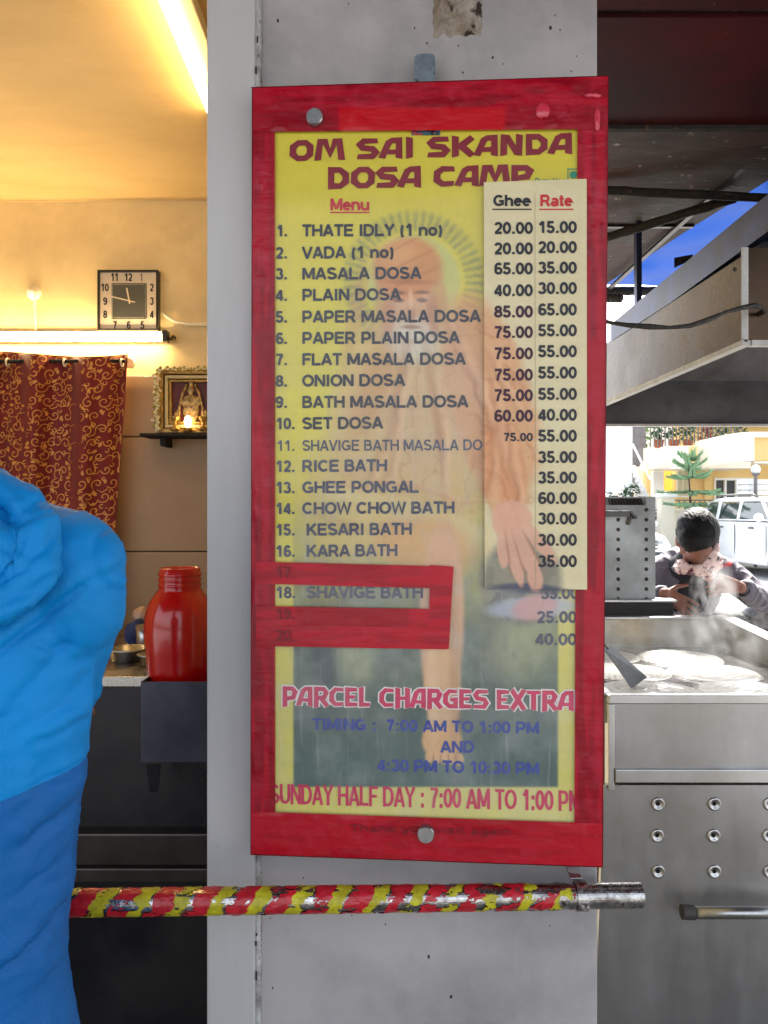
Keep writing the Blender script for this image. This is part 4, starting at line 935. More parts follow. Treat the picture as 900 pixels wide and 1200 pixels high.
MB().box(.7,xb2,3.352,3.50,P(0,722,3.36).z-.06,P(0,706,3.36).z).build('tray_body',M('soot_black',C(34,30,32),C(20,18,20),12,rough=.6,spots=C(120,60,34),spotscale=22,spotamt=.6),tr,bevel=.004)
MB().box(.7,xb2+.012,3.346,3.51,P(0,705.5,3.36).z,P(0,702.5,3.36).z).build('tray_rim',mt['bsteel'],tr,bevel=.002)
# dark recess beside the cabinet (side sheet of the kiosk)
# ------------------------------------------------------------------ hood
hd=thing('exhaust_hood','stained steel exhaust hood with white rim hanging above the griddle','hood',(1.5,2.7,1.9))
hz=P(0,405,1.846).z; ht=hz+.215
hoodm=M('stained_steel',C(84,66,52),C(52,40,30),2.5,rough=.3,metal=.75,dirt=C(70,54,42),dirtscale=2.5,bump=.02,bscale=40,rvar=.1)
hin=M('hood_inner',C(104,102,106),C(84,82,86),3,rough=.5,metal=.3,dirt=C(64,60,62),dirtscale=3)
rimw=M('rim_white',C(196,196,196),C(168,164,160),20,rough=.5,spots=C(80,60,48),spotscale=50,spotamt=.64)
c0=Vector((.8615,1.846,0)); c1=Vector((.79,3.6,0)); xr_=2.6
MB().hexa([(c0.x,c0.y,hz+.014),(c1.x,c1.y,hz+.014),(c1.x+.003,c1.y,hz+.014),(c0.x+.003,c0.y,hz+.014)],[(c0.x,c0.y,ht),(c1.x,c1.y,ht),(c1.x+.003,c1.y,ht),(c0.x+.003,c0.y,ht)]).build('side_wall',hoodm,hd)
MB().box(c0.x+.004,xr_,1.846,1.849,hz+.014,ht+.02).build('front_wall',hoodm,hd)
MB().box(c1.x+.004,xr_,3.597,3.6,hz+.012,ht).build('back_wall',hin,hd)
MB().box(xr_,xr_+.003,1.846,3.6,hz,ht).build('side_wall',hin,hd)
MB().hexa([(c0.x-.003,c0.y-.004,hz),(c1.x-.003,c1.y,hz),(c1.x+.025,c1.y,hz),(c0.x+.02,c0.y,hz)],[(c0.x-.003,c0.y-.004,hz+.013),(c1.x-.003,c1.y,hz+.013),(c1.x+.025,c1.y,hz+.013),(c0.x+.02,c0.y,hz+.013)]).build('side_rim',rimw,hd,bevel=.001)
MB().box(c0.x+.021,xr_,1.842,1.866,hz,hz+.013).build('front_rim',rimw,hd,bevel=.001)
MB().box(c1.x+.026,xr_,3.575,3.602,hz,hz+.011).build('back_rim',rimw,hd,bevel=.001)
MB().box(c0.x-.004,c0.x+.012,1.840,1.8455,hz+.0135,ht+.02).build('corner_strip',rimw,hd,bevel=.001)
# sloping inner baffles / funnel
q0=[(c0.x+.01,1.86),(xr_-.01,1.86),(xr_-.01,3.59),(c1.x+.01,3.59)]; q1=[(1.5,2.4),(2.0,2.4),(2.0,3.0),(1.5,3.0)]
m_=MB(); m_.add([(x,y,ht) for x,y in q0]+[(x,y,ht+.5) for x,y in q1],[(0,1,5,4),(1,2,6,5),(2,3,7,6),(3,0,4,7)]); o=m_.build('funnel',hin,hd); s_=o.modifiers.new('s','SOLIDIFY'); s_.thickness=.003
MB().box(1.5,2.0,2.4,3.0,ht+.5,ht+1.6).build('duct',hoodm,hd)
for i,(px,py) in enumerate(((862,315),(874,340),(875,398),(768,432),(700,0))):
    if i<3: p=P(px,py,1.84); MB().lathe([(0,.004),(.004,.003),(.0055,0)],(p.x,1.8445 if px>866 else 1.8445,p.z),8,'y').build('bolt',mt['ledge'],hd)
# cable
tag(MB().tube([P(640,372,1.8),P(700,374,1.8),P(715,378,1.79),P(735,381,1.78),P(762,383,1.77),P(785,384,1.77),P(808,382,1.77),P(830,375,1.77),P(850,366,1.78),P(868,361,1.79),P(884,358,1.80),P(893,360,1.81),P(896,365,1.83),P(891,367,1.845)],[.0055+.0015*math.sin(i*2.1) for i in range(14)],10).build('cable',M('black_rubber',C(26,24,26),C(60,56,50),50,rough=.6,bump=.4,bscale=90),smooth=True),'black taped cable sagging in front of the exhaust hood','cable')
# longitudinal beam
bm_=thing('roof_beam','blue grey steel channel beam running back above the exhaust hood','beam',(.95,2.5,2.2))
beamm=M('beam_blue',C(54,66,116),C(34,38,62),8,rough=.4,metal=.5,spots=C(60,44,34),spotscale=26,spotamt=.6,dirt=C(40,38,46),dirtscale=7)
MB().box(.93,.936,1.5,3.15,2.18,2.27).build('web',beamm,bm_); MB().box(.937,.985,1.5,3.15,2.18,2.186).build('flange',beamm,bm_); MB().box(.937,.985,1.5,3.15,2.264,2.27).build('flange',beamm,bm_)
MB().box(P(742,0,3.2).x,P(748,0,3.2).x,3.155,3.19,2.2,2.72).build('hanger',beamm,bm_)
MB().hexa([P(790,310,2.9),P(812,300,2.9),P(812,304,2.94),P(790,314,2.94)],[P(790,302,2.9),P(812,298,2.9),P(812,300,2.94),P(790,305,2.94)]).build('splice',mt['rust'],bm_)
# ------------------------------------------------------------------ canopy
cz=2.7
cp=thing('stall_canopy','low dark canopy of maroon and grimy boards above the griddle, extended unseen in front to shade the pillar','canopy',(1.2,2.5,cz))
mar=M('maroon_boards',C(74,16,22),C(50,12,16),3,rough=.65,spec=.2,bump=.08,bscale=12,dirt=C(40,16,20),dirtscale=3,spots=C(150,128,120),spotscale=18,spotamt=.70)
grm=M('grimy_ply',C(80,72,66),C(44,36,34),5,rough=.7,bump=.3,bscale=25,stretch=(1,2.5,1),dirt=C(70,40,36),dirtscale=4,spots=C(150,142,132),spotscale=24,spotamt=.63)
MB().box(.37,3.0,1.36,1.835,cz,cz+.015).build('maroon_board',mar,cp)
MB().box(.37,3.0,1.865,2.385,cz,cz+.015).build('maroon_board',mar,cp)
MB().box(.37,3.0,1.83,1.87,cz+.016,cz+.03).build('batten',mt['rust'],cp)
for k_ in range(4): MB().box(-3.3,3.0,-.8+k_*.53,-.8+k_*.53+.52,cz+.20,cz+.215).build('maroon_board',mar,cp)  # unseen overhang inferred from the pillar's darker top, extended forward to shade the foreground
for x_ in (-3.2,-.2,2.9): MB().box(x_,x_+.05,-.8,1.3,cz+.15,cz+.199).build('shade_rafter',mt['rust'],cp)
def flat(poly,z0,z1,nm,mat,par): return MB().prism(poly,'z',z0,z1).build(nm,mat,par)
flat([(.5,2.4),(2.15,2.4),(1.385,2.77),(1.30,3.2),(.5,3.2)],cz-.004,cz+.012,'grimy_board',grm,cp)
flat([(.5,3.207),(1.298,3.207),(1.164,4.05),(.5,4.05)],cz-.004,cz+.012,'grimy_board',grm,cp)
MB().bar((.5,2.39,cz-.006),(3,2.39,cz-.006),.02,.012).build('cross_strip',mt['rust'],cp)
MB().bar((.5,3.204,cz-.008),(1.29,3.204,cz-.008),.02,.012).build('cross_strip',mt['ledge'],cp)
MB().bar(P(905,165,2.5),P(712,340,4.0),.02,.012).build('cross_strip',mt['ledge'],cp)
def rod(a,b,r_,wig=.003):
    a=Vector(a);b=Vector(b); pts=[a+(b-a)*(i/24)+Vector((0,0,wig*mn.noise(Vector((i*.7,r_*900,0))))) for i in range(25)]
    return MB().tube(pts,[r_*(1+.14*mn.noise(Vector((i*1.3,2,r_*300)))) for i in range(25)],10).build('support_rod',mt['rust'],cp,smooth=True)
rod(P(640,220,2.8),P(960,235,2.75),.016); rod(P(640,300,3.3),P(862,232,2.85),.018); rod(P(640,341,4.0),P(768,341,4.0),.022)
rod(P(700,349,3.9),P(728,350,3.8),.02,.01)
tp=MB(); 
g0=[(1.165,4.25),(1.39,2.45),(3.0,2.45),(1.80,4.25)]
NX,NZ=30,30; vs=[]
for j in range(NZ+1):
    for i in range(NX+1):
        u,v=i/NX,j/NZ; a=Vector(g0[1])*(1-v)+Vector(g0[0])*v; b=Vector(g0[2])*(1-v)+Vector(g0[3])*v; q=a+(b-a)*u
        vs.append((q.x,q.y,cz+.05+.02*mn.noise(Vector((q.x*4,q.y*2,0)))+.012*math.sin(q.y*14+q.x*4)))
tp.add(vs,[(j*(NX+1)+i,j*(NX+1)+i+1,(j+1)*(NX+1)+i+1,(j+1)*(NX+1)+i) for j in range(NZ) for i in range(NX)])
tm_=bpy.data.materials.new('blue_tarp'); tm_.use_nodes=True; t_=tm_.node_tree; b_=t_.nodes['Principled BSDF']; b_.inputs['Base Color'].default_value=C(24,62,130); b_.inputs['Roughness'].default_value=.5
tl=t_.nodes.new('ShaderNodeBsdfTranslucent'); tl.inputs[0].default_value=C(14,52,118); mx=t_.nodes.new('ShaderNodeMixShader'); mx.inputs[0].default_value=.5
t_.links.new(b_.outputs[0],mx.inputs[1]); t_.links.new(tl.outputs[0],mx.inputs[2]); t_.links.new(mx.outputs[0],t_.nodes['Material Output'].inputs[0])
tag(tp.build('blue_tarp',tm_,smooth=True),'blue tarpaulin stretched beside the canopy edge above the beam','tarpaulin')

# ================================================================== PEOPLE
def ico(sub=2):
    bm=bmesh.new(); bmesh.ops.create_icosphere(bm,subdivisions=sub,radius=1); v=[x.co.copy() for x in bm.verts]; f=[tuple(y.index for y in x.verts) for x in bm.faces]; bm.free(); return v,f
ICO=ico(2); ICO3=ico(3)
def S(l,c,r): l.append((Vector(c),(r,r,r),None))
def E_(l,c,r,rot=None): l.append((Vector(c),r,rot))
def cap_(l,a,b,r0,r1,sq=None):
    a=Vector(a);b=Vector(b); n=max(2,int((b-a).length/(min(r0,r1)*.3))+1)
    for i in range(n+1):
        q=i/n; r_=r0+(r1-r0)*q; l.append((a+(b-a)*q,(r_,r_,r_) if not sq else (r_*sq[0],r_*sq[1],r_*sq[2]),None))
def skin_mesh(items, voxel, smooth=6, wrinkle=None, keep=None):
    vs=[];fs=[]
    for c_,r_,rot in items:
        V,Fc=ICO3 if max(r_)>.05 else ICO; n=len(vs); Rm=Euler(rot).to_matrix() if rot else None
        for v in V:
            q=Vector((v.x*r_[0],v.y*r_[1],v.z*r_[2])); 
            if Rm: q=Rm@q
            vs.append(tuple(c_+q))
        fs+=[tuple(i+n for i in f) for f in Fc]
    me=bpy.data.meshes.new('tmp'); me.from_pydata(vs,[],fs); o=bpy.data.objects.new('tmp',me); COL.objects.link(o)
    rm=o.modifiers.new('r','REMESH'); rm.mode='VOXEL'; rm.voxel_size=voxel
    sm=o.modifiers.new('s','SMOOTH'); sm.iterations=smooth; sm.factor=.5
    dg=bpy.context.evaluated_depsgraph_get(); dg.update(); m2=bpy.data.meshes.new_from_object(o.evaluated_get(dg))
    bpy.data.objects.remove(o); bpy.data.meshes.remove(me)
    if wrinkle:
        m2.update(); co=[v.co.copy() for v in m2.vertices]; no=[v.normal.copy() for v in m2.vertices]
        for v,c_,n_ in zip(m2.vertices,co,no): v.co=c_+n_*wrinkle(c_,n_)
    if keep:
        bm=bmesh.new(); bm.from_mesh(m2); bmesh.ops.delete(bm,geom=[v for v in bm.verts if not keep(v.co)],context='VERTS'); bm.to_mesh(m2); bm.free()
    m2.polygons.foreach_set('use_smooth',[True]*len(m2.polygons)); return m2
def addpart(name,me,mats,parent,solid=0,label=None):
    for m_ in (mats if isinstance(mats,list) else [mats]): me.materials.append(m_)
    off=OFF[parent]; 
    if off.length: me.transform(Matrix.Translation(-off))
    o=link(name,me,parent,0,label)
    if solid: s_=o.modifiers.new('s','SOLIDIFY'); s_.thickness=solid; s_.offset=-1
    return o
def hand(l, w, d, n, t, curl=.35, sc=1.0, spread=.08, thumb=(.7,.75,0)):
    w=Vector(w);d=Vector(d).normalized();n=Vector(n).normalized();t=Vector(t).normalized()
    for k in range(4): cap_(l,w+t*(.012-.008*k)*sc,w+d*.088*sc+t*(.031-.0205*k)*sc,.015*sc,.0115*sc)
    Ls=[.068,.076,.071,.056]
    for k in range(4):
        b=w+d*.088*sc+t*(.031-.0205*k)*sc; dd=(d+t*(spread*(1.5-k))).normalized(); a=curl*(1+.12*k)
        r_=.0095*sc
        for j,fr in enumerate((.45,.3,.25)):
            dd=(dd*math.cos(a)+n*math.sin(a)).normalized(); e=b+dd*Ls[k]*fr*sc; cap_(l,b,e,r_,r_*.9); r_*=.9; b=e
    b=w+d*.015*sc+t*.018*sc; dd=(d*thumb[0]+t*thumb[1]+n*.25).normalized()
    e=b+dd*.045*sc; cap_(l,b,e,.014*sc,.0105*sc); dd=(dd+d*.5).normalized(); e2=e+dd*.03*sc; cap_(l,e,e2,.0105*sc,.0095*sc); cap_(l,e2,e2+dd*.022*sc,.0095*sc,.008*sc)
skinm=M('skin_brown',C(150,98,74),C(134,84,62),9,rough=.5,bump=.08,bscale=80)
hairm=M('hair_black',C(22,20,20),rough=.6,bump=.6,bscale=120,stretch=(1,1,.3))
# ---- man in blue jacket (seen from behind)
mp1=thing('person','person in a bright blue hooded rain jacket with darker blue lower half, seen from behind','person',(-.57,1.0,0))
bl=[]; X0=-.57
HX=X0-.07
E_(bl,(HX,1.03,1.66),(.078,.095,.112)); cap_(bl,(HX,1.0,1.60),(X0,.99,1.43),.058,.065)
S(bl,(HX,1.128,1.64),.014); S(bl,(HX,1.12,1.605),.016); S(bl,(HX-.03,1.105,1.67),.014); S(bl,(HX+.03,1.105,1.67),.014)
for s in (-1,1):
    E_(bl,(HX+s*.08,1.03,1.65),(.012,.02,.032)); cap_(bl,(X0,1.0,1.42),(X0+s*.16,1.0,1.42),.06,.05)
    cap_(bl,(X0+s*.155,1.0,1.40),(X0+s*.10,1.11,1.25),.045,.034); cap_(bl,(X0+s*.10,1.11,1.25),(X0+s*.0-.03,1.30,1.16),.034,.028)
    cap_(bl,(X0+s*.07,1.0,.86),(X0+s*.08,1.01,.48),.062,.052); cap_(bl,(X0+s*.08,1.01,.48),(X0+s*.09,.99,.09),.052,.036); E_(bl,(X0+s*.09,1.06,.05),(.042,.12,.045))
    hand(bl,(X0+s*.035-.03,1.30,1.16),(-s*.1,1,-.1),(0,0,-1),(-s,0,0),.2)
E_(bl,(X0,1.0,1.25),(.15,.09,.2)); E_(bl,(X0,1.0,.98),(.12,.085,.2)); E_(bl,(X0,1.0,.85),(.125,.09,.1))
body=addpart('body',skin_mesh(bl,.006,4),skinm,mp1)
hl=[]; E_(hl,(HX,1.01,1.69),(.084,.1,.1)); E_(hl,(HX,.985,1.63),(.078,.075,.08)); addpart('hair',skin_mesh(hl,.006,3,lambda c,n:.002*mn.noise(c*90)),hairm,mp1)
jk=[]
WP=[(.66,.182),(.72,.182),(.78,.176),(.84,.164),(.9,.154),(.95,.154),(1.0,.160),(1.05,.166),(1.1,.170),(1.15,.178),(1.2,.184),(1.25,.190),(1.3,.194),(1.36,.19),(1.4,.17)]
for i in range(60):
    z_=.66+.74*i/59; w_=float(np.interp(z_,[q[0] for q in WP],[q[1] for q in WP])); E_(jk,(X0,.998,z_),(w_,.128 if z_>.85 else .128+.1*(.85-z_),.035))
E_(jk,(X0,.99,1.425),(.17,.10,.09))
for s in (-1,1):
    cap_(jk,(X0+s*.05,.99,1.455),(X0+s*.155,.995,1.428),.075,.078)
    cap_(jk,(X0+s*.158,.995,1.425),(X0+s*.164,1.0,1.375),.074,.068); cap_(jk,(X0+s*.162,1.0,1.375),(X0+s*.105,1.11,1.25),.067,.052)
    cap_(jk,(X0+s*.105,1.11,1.25),(X0+s*.02-.02,1.27,1.165),.055,.042)
# creases of the back, each a polyline in (x, z) metres with groove depth, width and which side bulges
def px2(px,py,d=.885): q=P(px,py,d); return (q.x,q.z)
CR=[([(88,682),(66,700),(40,722),(10,752),(-30,780)],.006,.006,1),
([(88,682),(103,700),(115,720),(123,747),(128,775),(128,800)],.005,.005,-1),
([(88,682),(84,655),(84,630),(92,604)],.003,.005,1),
([(118,700),(126,725),(131,752),(135,775)],.004,.004,1),
([(104,705),(112,738),(116,765),(112,800)],.003,.006,-1),
([(60,745),(35,790),(5,835),(-40,880)],.004,.009,1),
([(98,760),(80,800),(45,842),(0,872)],.005,.010,-1),
([(108,820),(85,850),(50,872),(10,885)],.004,.008,1),
([(20,760),(40,770),(62,765)],.003,.005,1),
([(98,930),(70,960),(35,990),(-5,1020)],.006,.010,1),
([(95,985),(70,1020),(35,1050),(-10,1075)],.005,.009,-1),
([(80,1040),(62,1078),(35,1112),(5,1145),(-30,1165)],.007,.007,1),
([(75,1060),(66,1095),(60,1140),(62,1190)],.005,.007,-1),
([(40,1120),(32,1160),(30,1200)],.005,.008,1),
([(92,905),(60,925),(20,935)],.003,.008,-1),
([(30,905),(20,950),(-10,985)],.003,.008,1),
([(120,650),(108,668),(96,682)],.003,.006,1),
([(140,690),(128,700),(118,716)],.003,.005,-1),
([(70,1150),(50,1175),(20,1196)],.004,.006,1)]
def seg_disp(X,Z,px2_list,dep,wd,side,fade=.02):
    pts=px2_list; best=np.full(X.shape,9.); sgn=np.zeros(X.shape); tpos=np.zeros(X.shape); tot=len(pts)-1
    for i in range(tot):
        ax_,az_=pts[i]; bx_,bz_=pts[i+1]; dx,dz=bx_-ax_,bz_-az_; l2=dx*dx+dz*dz
        t_=np.clip(((X-ax_)*dx+(Z-az_)*dz)/l2,0,1); ex=X-ax_-t_*dx; ez=Z-az_-t_*dz; dd=np.hypot(ex,ez); m=dd<best
        best=np.where(m,dd,best); sgn=np.where(m,np.sign(ex*dz-ez*dx),sgn); tpos=np.where(m,(i+t_)/tot,tpos)
    env=np.clip(np.minimum(tpos,1-tpos)*5+.15,0,1)
    sd_=best*sgn*side
    return env*1.2*(-dep*np.exp(-(sd_/(wd*.8))**2)+dep*.9*np.exp(-((sd_-2.2*wd)/(2.0*wd))**2))
def crease_mesh(me,creases,extra=None,front=True):
    me.update(); n=len(me.vertices); co=np.zeros(n*3); me.vertices.foreach_get('co',co); co=co.reshape(-1,3)
    no=np.zeros(n*3); me.vertices.foreach_get('normal',no); no=no.reshape(-1,3)
    X,Y,Z=co.T; w=np.zeros(n); back=np.clip((.35-no[:,1])*2,0,1)
    # slight waver so that no crease is a clean line
    Xw=X+.004*(fbm(Z*60,Y*40+X*30,3)-.5)*2; Zw=Z+.004*(fbm(X*60,Y*40+Z*30,13)-.5)*2
    k0=.6 if creases is not CR else 1.0
    for pts,dep,wd,sd_ in creases: w+=k0*seg_disp(Xw,Zw,[px2(*p_) for p_ in pts],dep,wd,sd_)*back
    # same kind of creases on the far half, mirrored
    for pts,dep,wd,sd_ in creases: w+=seg_disp(2*X0-Xw-.02,Zw+.01,[px2(*p_) for p_ in pts],dep,wd,-sd_)*back*(X<X0-.03)
    w+=.0022*(fbm(X*9+Y*5,Z*9-X*4,61,3)-.5)*2
    rg=1-np.abs(fbm(X*16+Z*12+Y*8,Z*26-X*22,71,2)-.5)*7; w+=.0014*np.clip(rg,0,1)**2
    w+=.0007*(fbm(X*90+Y*60,Z*90,81,3)-.5)*2
    if extra is not None: w+=extra(X,Y,Z)
    co+=no*w[:,None]; me.vertices.foreach_set('co',co.ravel()); me.update(); return me
def seams(X,Y,Z):
    x=X-X0; return -.0025*np.exp(-((Z-.27*x-1.128)/.003)**2)+.0015*np.exp(-((Z-.27*x-1.137)/.005)**2)
jkm=bpy.data.materials.new('rain_jacket'); jkm.use_nodes=True; t=jkm.node_tree; b=t.nodes['Principled BSDF']; L=t.links.new
tc=nd(t,'ShaderNodeTexCoord'); sx=nd(t,'ShaderNodeSeparateXYZ'); L(tc.outputs['Object'],sx.inputs[0])
ma=nd(t,'ShaderNodeMath',operation='MULTIPLY_ADD'); ma.inputs[1].default_value=-.27; L(sx.outputs[0],ma.inputs[0]); L(sx.outputs[2],ma.inputs[2])
gt=nd(t,'ShaderNodeMath',operation='GREATER_THAN'); gt.inputs[1].default_value=1.128; L(ma.outputs[0],gt.inputs[0])
mx=nd(t,'ShaderNodeMix',data_type='RGBA'); L(gt.outputs[0],mx.inputs[0]); mx.inputs[6].default_value=C(14,92,160); mx.inputs[7].default_value=C(0,128,200)
nz=nd(t,'ShaderNodeTexNoise'); nz.inputs['Scale'].default_value=9; nz.inputs['Detail'].default_value=6; L(tc.outputs['Object'],nz.inputs['Vector'])
hs=nd(t,'ShaderNodeHueSaturation'); mr=nd(t,'ShaderNodeMapRange'); mr.inputs[1].default_value=.3; mr.inputs[2].default_value=.7; mr.inputs[3].default_value=.9; mr.inputs[4].default_value=1.08; L(nz.outputs[0],mr.inputs[0]); L(mr.outputs[0],hs.inputs['Value']); L(mx.outputs[2],hs.inputs['Color']); L(hs.outputs[0],b.inputs['Base Color'])
b.inputs['Roughness'].default_value=.55; b.inputs['Specular IOR Level'].default_value=.22
wv=nd(t,'ShaderNodeTexWave',wave_type='BANDS',bands_direction='DIAGONAL'); wv.inputs['Scale'].default_value=150; wv.inputs['Distortion'].default_value=1.5; L(tc.outputs['Object'],wv.inputs['Vector'])
wn2=nd(t,'ShaderNodeTexNoise'); wn2.inputs['Scale'].default_value=26; wn2.inputs['Detail'].default_value=7; L(tc.outputs['Object'],wn2.inputs['Vector'])
bp=nd(t,'ShaderNodeBump'); bp.inputs['Strength'].default_value=.22; bp.inputs['Distance'].default_value=.002; L(wv.outputs[0],bp.inputs['Height'])
bp2=nd(t,'ShaderNodeBump'); bp2.inputs['Strength'].default_value=.3; bp2.inputs['Distance'].default_value=.004; L(wn2.outputs[0],bp2.inputs['Height']); L(bp.outputs[0],bp2.inputs['Normal']); L(bp2.outputs[0],b.inputs['Normal'])
addpart('jacket',crease_mesh(skin_mesh(jk,.005,14,None,lambda c:c.z>.67),CR,seams),jkm,mp1,.003)
hd_=[]
HC=X0-.03
for k in range(24):
    a=2*math.pi*k/24; S(hd_,(HC+.085*math.cos(a),1.0+.075*math.sin(a),1.533),.028)
for s_ in (-1,1):
    path=[(.095,.975,1.538),(.155,.945,1.515),(.192,.915,1.480),(.203,.890,1.435),(.175,.875,1.40),(.11,.862,1.372),(0,.855,1.350)]
    for i in range(6):
        a=path[i]; b_=path[i+1]; cap_(hd_,(HC+s_*a[0],a[1],a[2]),(HC+s_*b_[0],b_[1],b_[2]),.024,.022)
    for (x_,y_,z_,rx_,rz_2) in ((.06,.90,1.44,.10,.075),(.11,.90,1.45,.07,.05),(.0,.885,1.43,.1,.08)): E_(hd_,(HC+s_*x_,y_,z_),(rx_,.042,rz_2))
HCR=[([(0,613),(22,612),(45,606),(60,594)],.006,.006,1),([(62,575),(60,606),(56,640),(36,662),(0,684),(-30,700)],.008,.006,1),
([(22,612),(23,630),(21,655),(14,690)],.004,.003,1),([(10,620),(16,636),(12,660)],.004,.003,-1),([(34,618),(31,640),(36,655)],.004,.004,1),
([(40,560),(30,585),(10,604)],.005,.006,1),([(52,568),(44,590),(28,602)],.003,.005,-1),([(0,720),(20,700),(45,690),(70,668)],.006,.005,1),([(6,745),(24,724),(50,705)],.004,.004,-1),([(0,575),(14,585),(20,600)],.004,.005,1),([(0,640),(14,648),(20,665)],.003,.003,1)]
jkm2=jkm.copy(); jkm2.name='hood_fabric'; 
addpart('hood',crease_mesh(skin_mesh(hd_,.0045,9),HCR),jkm2,mp1)
tro=[]
for s in (-1,1):
    cap_(tro,(X0+s*.075,1.0,.80),(X0+s*.09,1.01,.48),.092,.072); cap_(tro,(X0+s*.09,1.01,.48),(X0+s*.09,1.0,.12),.072,.062)
addpart('trousers',skin_mesh(tro,.009,5,lambda c,n:.004*mn.noise(c*14)),M('navy_cloth',C(40,44,60),rough=.8),mp1)
shoes=[]
for s in (-1,1): E_(shoes,(X0+s*.09,1.05,.052),(.052,.14,.052))
addpart('shoes',skin_mesh(shoes,.008,3),blk,mp1)

# ---- man bending over the griddle
X1=1.46
mp2=thing('person','man in black cap, pink patterned scarf and grey jacket bending over the steaming griddle','person',(X1,3.85,0))
b2=[]
hc=Vector((1.437,3.54,1.372)); HT=(R(58),0,R(-4))
E_(b2,hc,(.076,.100,.105),HT); E_(b2,hc+Vector((0,-.045,-.055)),(.058,.06,.062),HT)
# face: brow, nose, cheeks, eyes, mouth, ears
fc=lambda x,u,v: hc+Euler(HT).to_matrix()@Vector((x,-u,v))
cap_(b2,fc(-.032,.092,.012),fc(.032,.092,.012),.011,.011); cap_(b2,fc(0,.097,.005),fc(0,.118,-.035),.008,.013)
S(b2,fc(-.013,.106,-.037),.009); S(b2,fc(.013,.106,-.037),.009)
for s in (-1,1): S(b2,fc(s*.04,.074,-.03),.022); S(b2,fc(s*.031,.086,-.004),.0115); E_(b2,fc(s*.078,0,-.01),(.012,.018,.030))
cap_(b2,fc(-.02,.098,-.064),fc(.02,.098,-.064),.007,.007); S(b2,fc(0,.078,-.095),.022)
cap_(b2,hc+Vector((0,.04,-.05)),(1.46,3.66,1.25),.055,.06)
cap_(b2,(1.46,3.70,1.19),(1.46,3.90,.92),.095,.11)
for s in (-1,1): cap_(b2,(1.46,3.69,1.2),(1.46+s*.16,3.69,1.2),.045,.04); cap_(b2,(1.46+s*.09,3.92,.88),(1.46+s*.11,3.9,.47),.075,.052); cap_(b2,(1.46+s*.11,3.9,.47),(1.46+s*.11,3.95,.09),.05,.036); E_(b2,(1.46+s*.11,3.88,.05),(.042,.12,.045))
eL=(1.275,3.66,1.04); wL=Vector((1.262,3.455,1.135)); eR=(1.745,3.56,1.095); wR=Vector((1.575,3.40,1.168))
cap_(b2,(1.30,3.68,1.2),eL,.040,.034); cap_(b2,eL,wL,.036,.026)
cap_(b2,(1.63,3.66,1.2),eR,.045,.038); cap_(b2,eR,wR,.036,.026)
hand(b2,wL,(.78,-.30,-.50),(-.2,-.1,-1),(.45,.35,.8),.14,1.0,.2,(.35,.95,0))
hand(b2,wR,(-1,-.28,.10),(-.1,.8,-.5),(0,-.45,.9),.42,1.0,.06,(.8,.5,0))
addpart('body',skin_mesh(b2,.0042,3),M('skin_warm',C(140,92,76),C(122,78,64),14,rough=.5,bump=.1,bscale=90),mp2)
cp2=[]
Rm=Euler(HT).to_matrix()
E_(cp2,hc+Rm@Vector((0,.026,.052)),(.094,.108,.080),HT); E_(cp2,hc+Rm@Vector((-.018,-.022,.060)),(.080,.070,.058),HT); E_(cp2,hc+Rm@Vector((.05,.05,.0)),(.05,.07,.07),HT)
for k in range(30):
    a=2*math.pi*k/30; S(cp2,hc+Rm@Vector((.084*math.cos(a),.012+.098*math.sin(a),.030+.004*math.sin(3*a))),.0145)
addpart('knit_cap',skin_mesh(cp2,.005,6,lambda c,n:.0025*mn.noise(c*30)+.0008*math.sin(c.x*420+c.z*60)+.003*max(0,1-abs(mn.noise(c*11))*6)),M('cap_black',C(8,8,11),C(14,14,18),22,rough=.6,bump=.3,bscale=130,sheen=.05,spec=.3),mp2)
scf=[]
for k in range(24):
    a=2*math.pi*k/24; S(scf,hc+Vector((.078*math.cos(a)+.004,-.028+.066*math.sin(a),-.097+.020*math.cos(a)-.03*max(0,-math.sin(a)))),.026)
    S(scf,hc+Vector((.085*math.cos(a)+.004,-.016+.068*math.sin(a),-.118+.016*math.cos(a+.6)-.022*max(0,-math.sin(a)))),.024)
cap_(scf,hc+Vector((.07,-.05,-.03)),hc+Vector((.02,-.105,-.10)),.02,.024)
E_(scf,hc+Vector((-.005,-.085,-.135)),(.055,.028,.032)); E_(scf,hc+Vector((.03,-.075,-.155)),(.03,.024,.03))
pinkm=M('scarf_pink',C(206,168,166),C(228,206,198),26,rough=.8,spots=C(96,36,60),spotscale=42,spotamt=.54)
addpart('scarf',skin_mesh(scf,.0045,4,lambda c,n:.006*max(0,1-abs(mn.noise(Vector((c.x*12,c.y*12,c.z*40))))*4)-.002+.002*mn.noise(c*60)),pinkm,mp2)
mk=[]; cap_(mk,hc+Vector((.02,-.105,-.088)),hc+Vector((.062,-.075,-.080)),.014,.015); addpart('face_mask',skin_mesh(mk,.004,3),M('mask_black',C(24,24,28),rough=.8),mp2)
j2=[]
E_(j2,(1.46,3.70,1.205),(.185,.12,.10)); cap_(j2,(1.46,3.70,1.18),(1.46,3.84,1.02),.16,.155,(1.12,.78,1)); cap_(j2,(1.46,3.84,1.02),(1.46,3.9,.88),.155,.16,(1.1,.8,1))
for s in (-1,1): cap_(j2,(1.46+s*.07,3.68,1.245),(1.46+s*.165,3.68,1.21),.064,.07)
cap_(j2,(1.285,3.68,1.21),(1.275,3.67,1.05),.068,.058); cap_(j2,(1.275,3.67,1.05),(1.264,3.49,1.122),.056,.045)
cap_(j2,(1.64,3.68,1.21),eR,.07,.06); cap_(j2,eR,(1.612,3.43,1.157),.058,.043)
for x in (-1,1): cap_(j2,(1.46+x*.05,3.62,1.30),(1.46+x*.095,3.58,1.235),.022,.02)
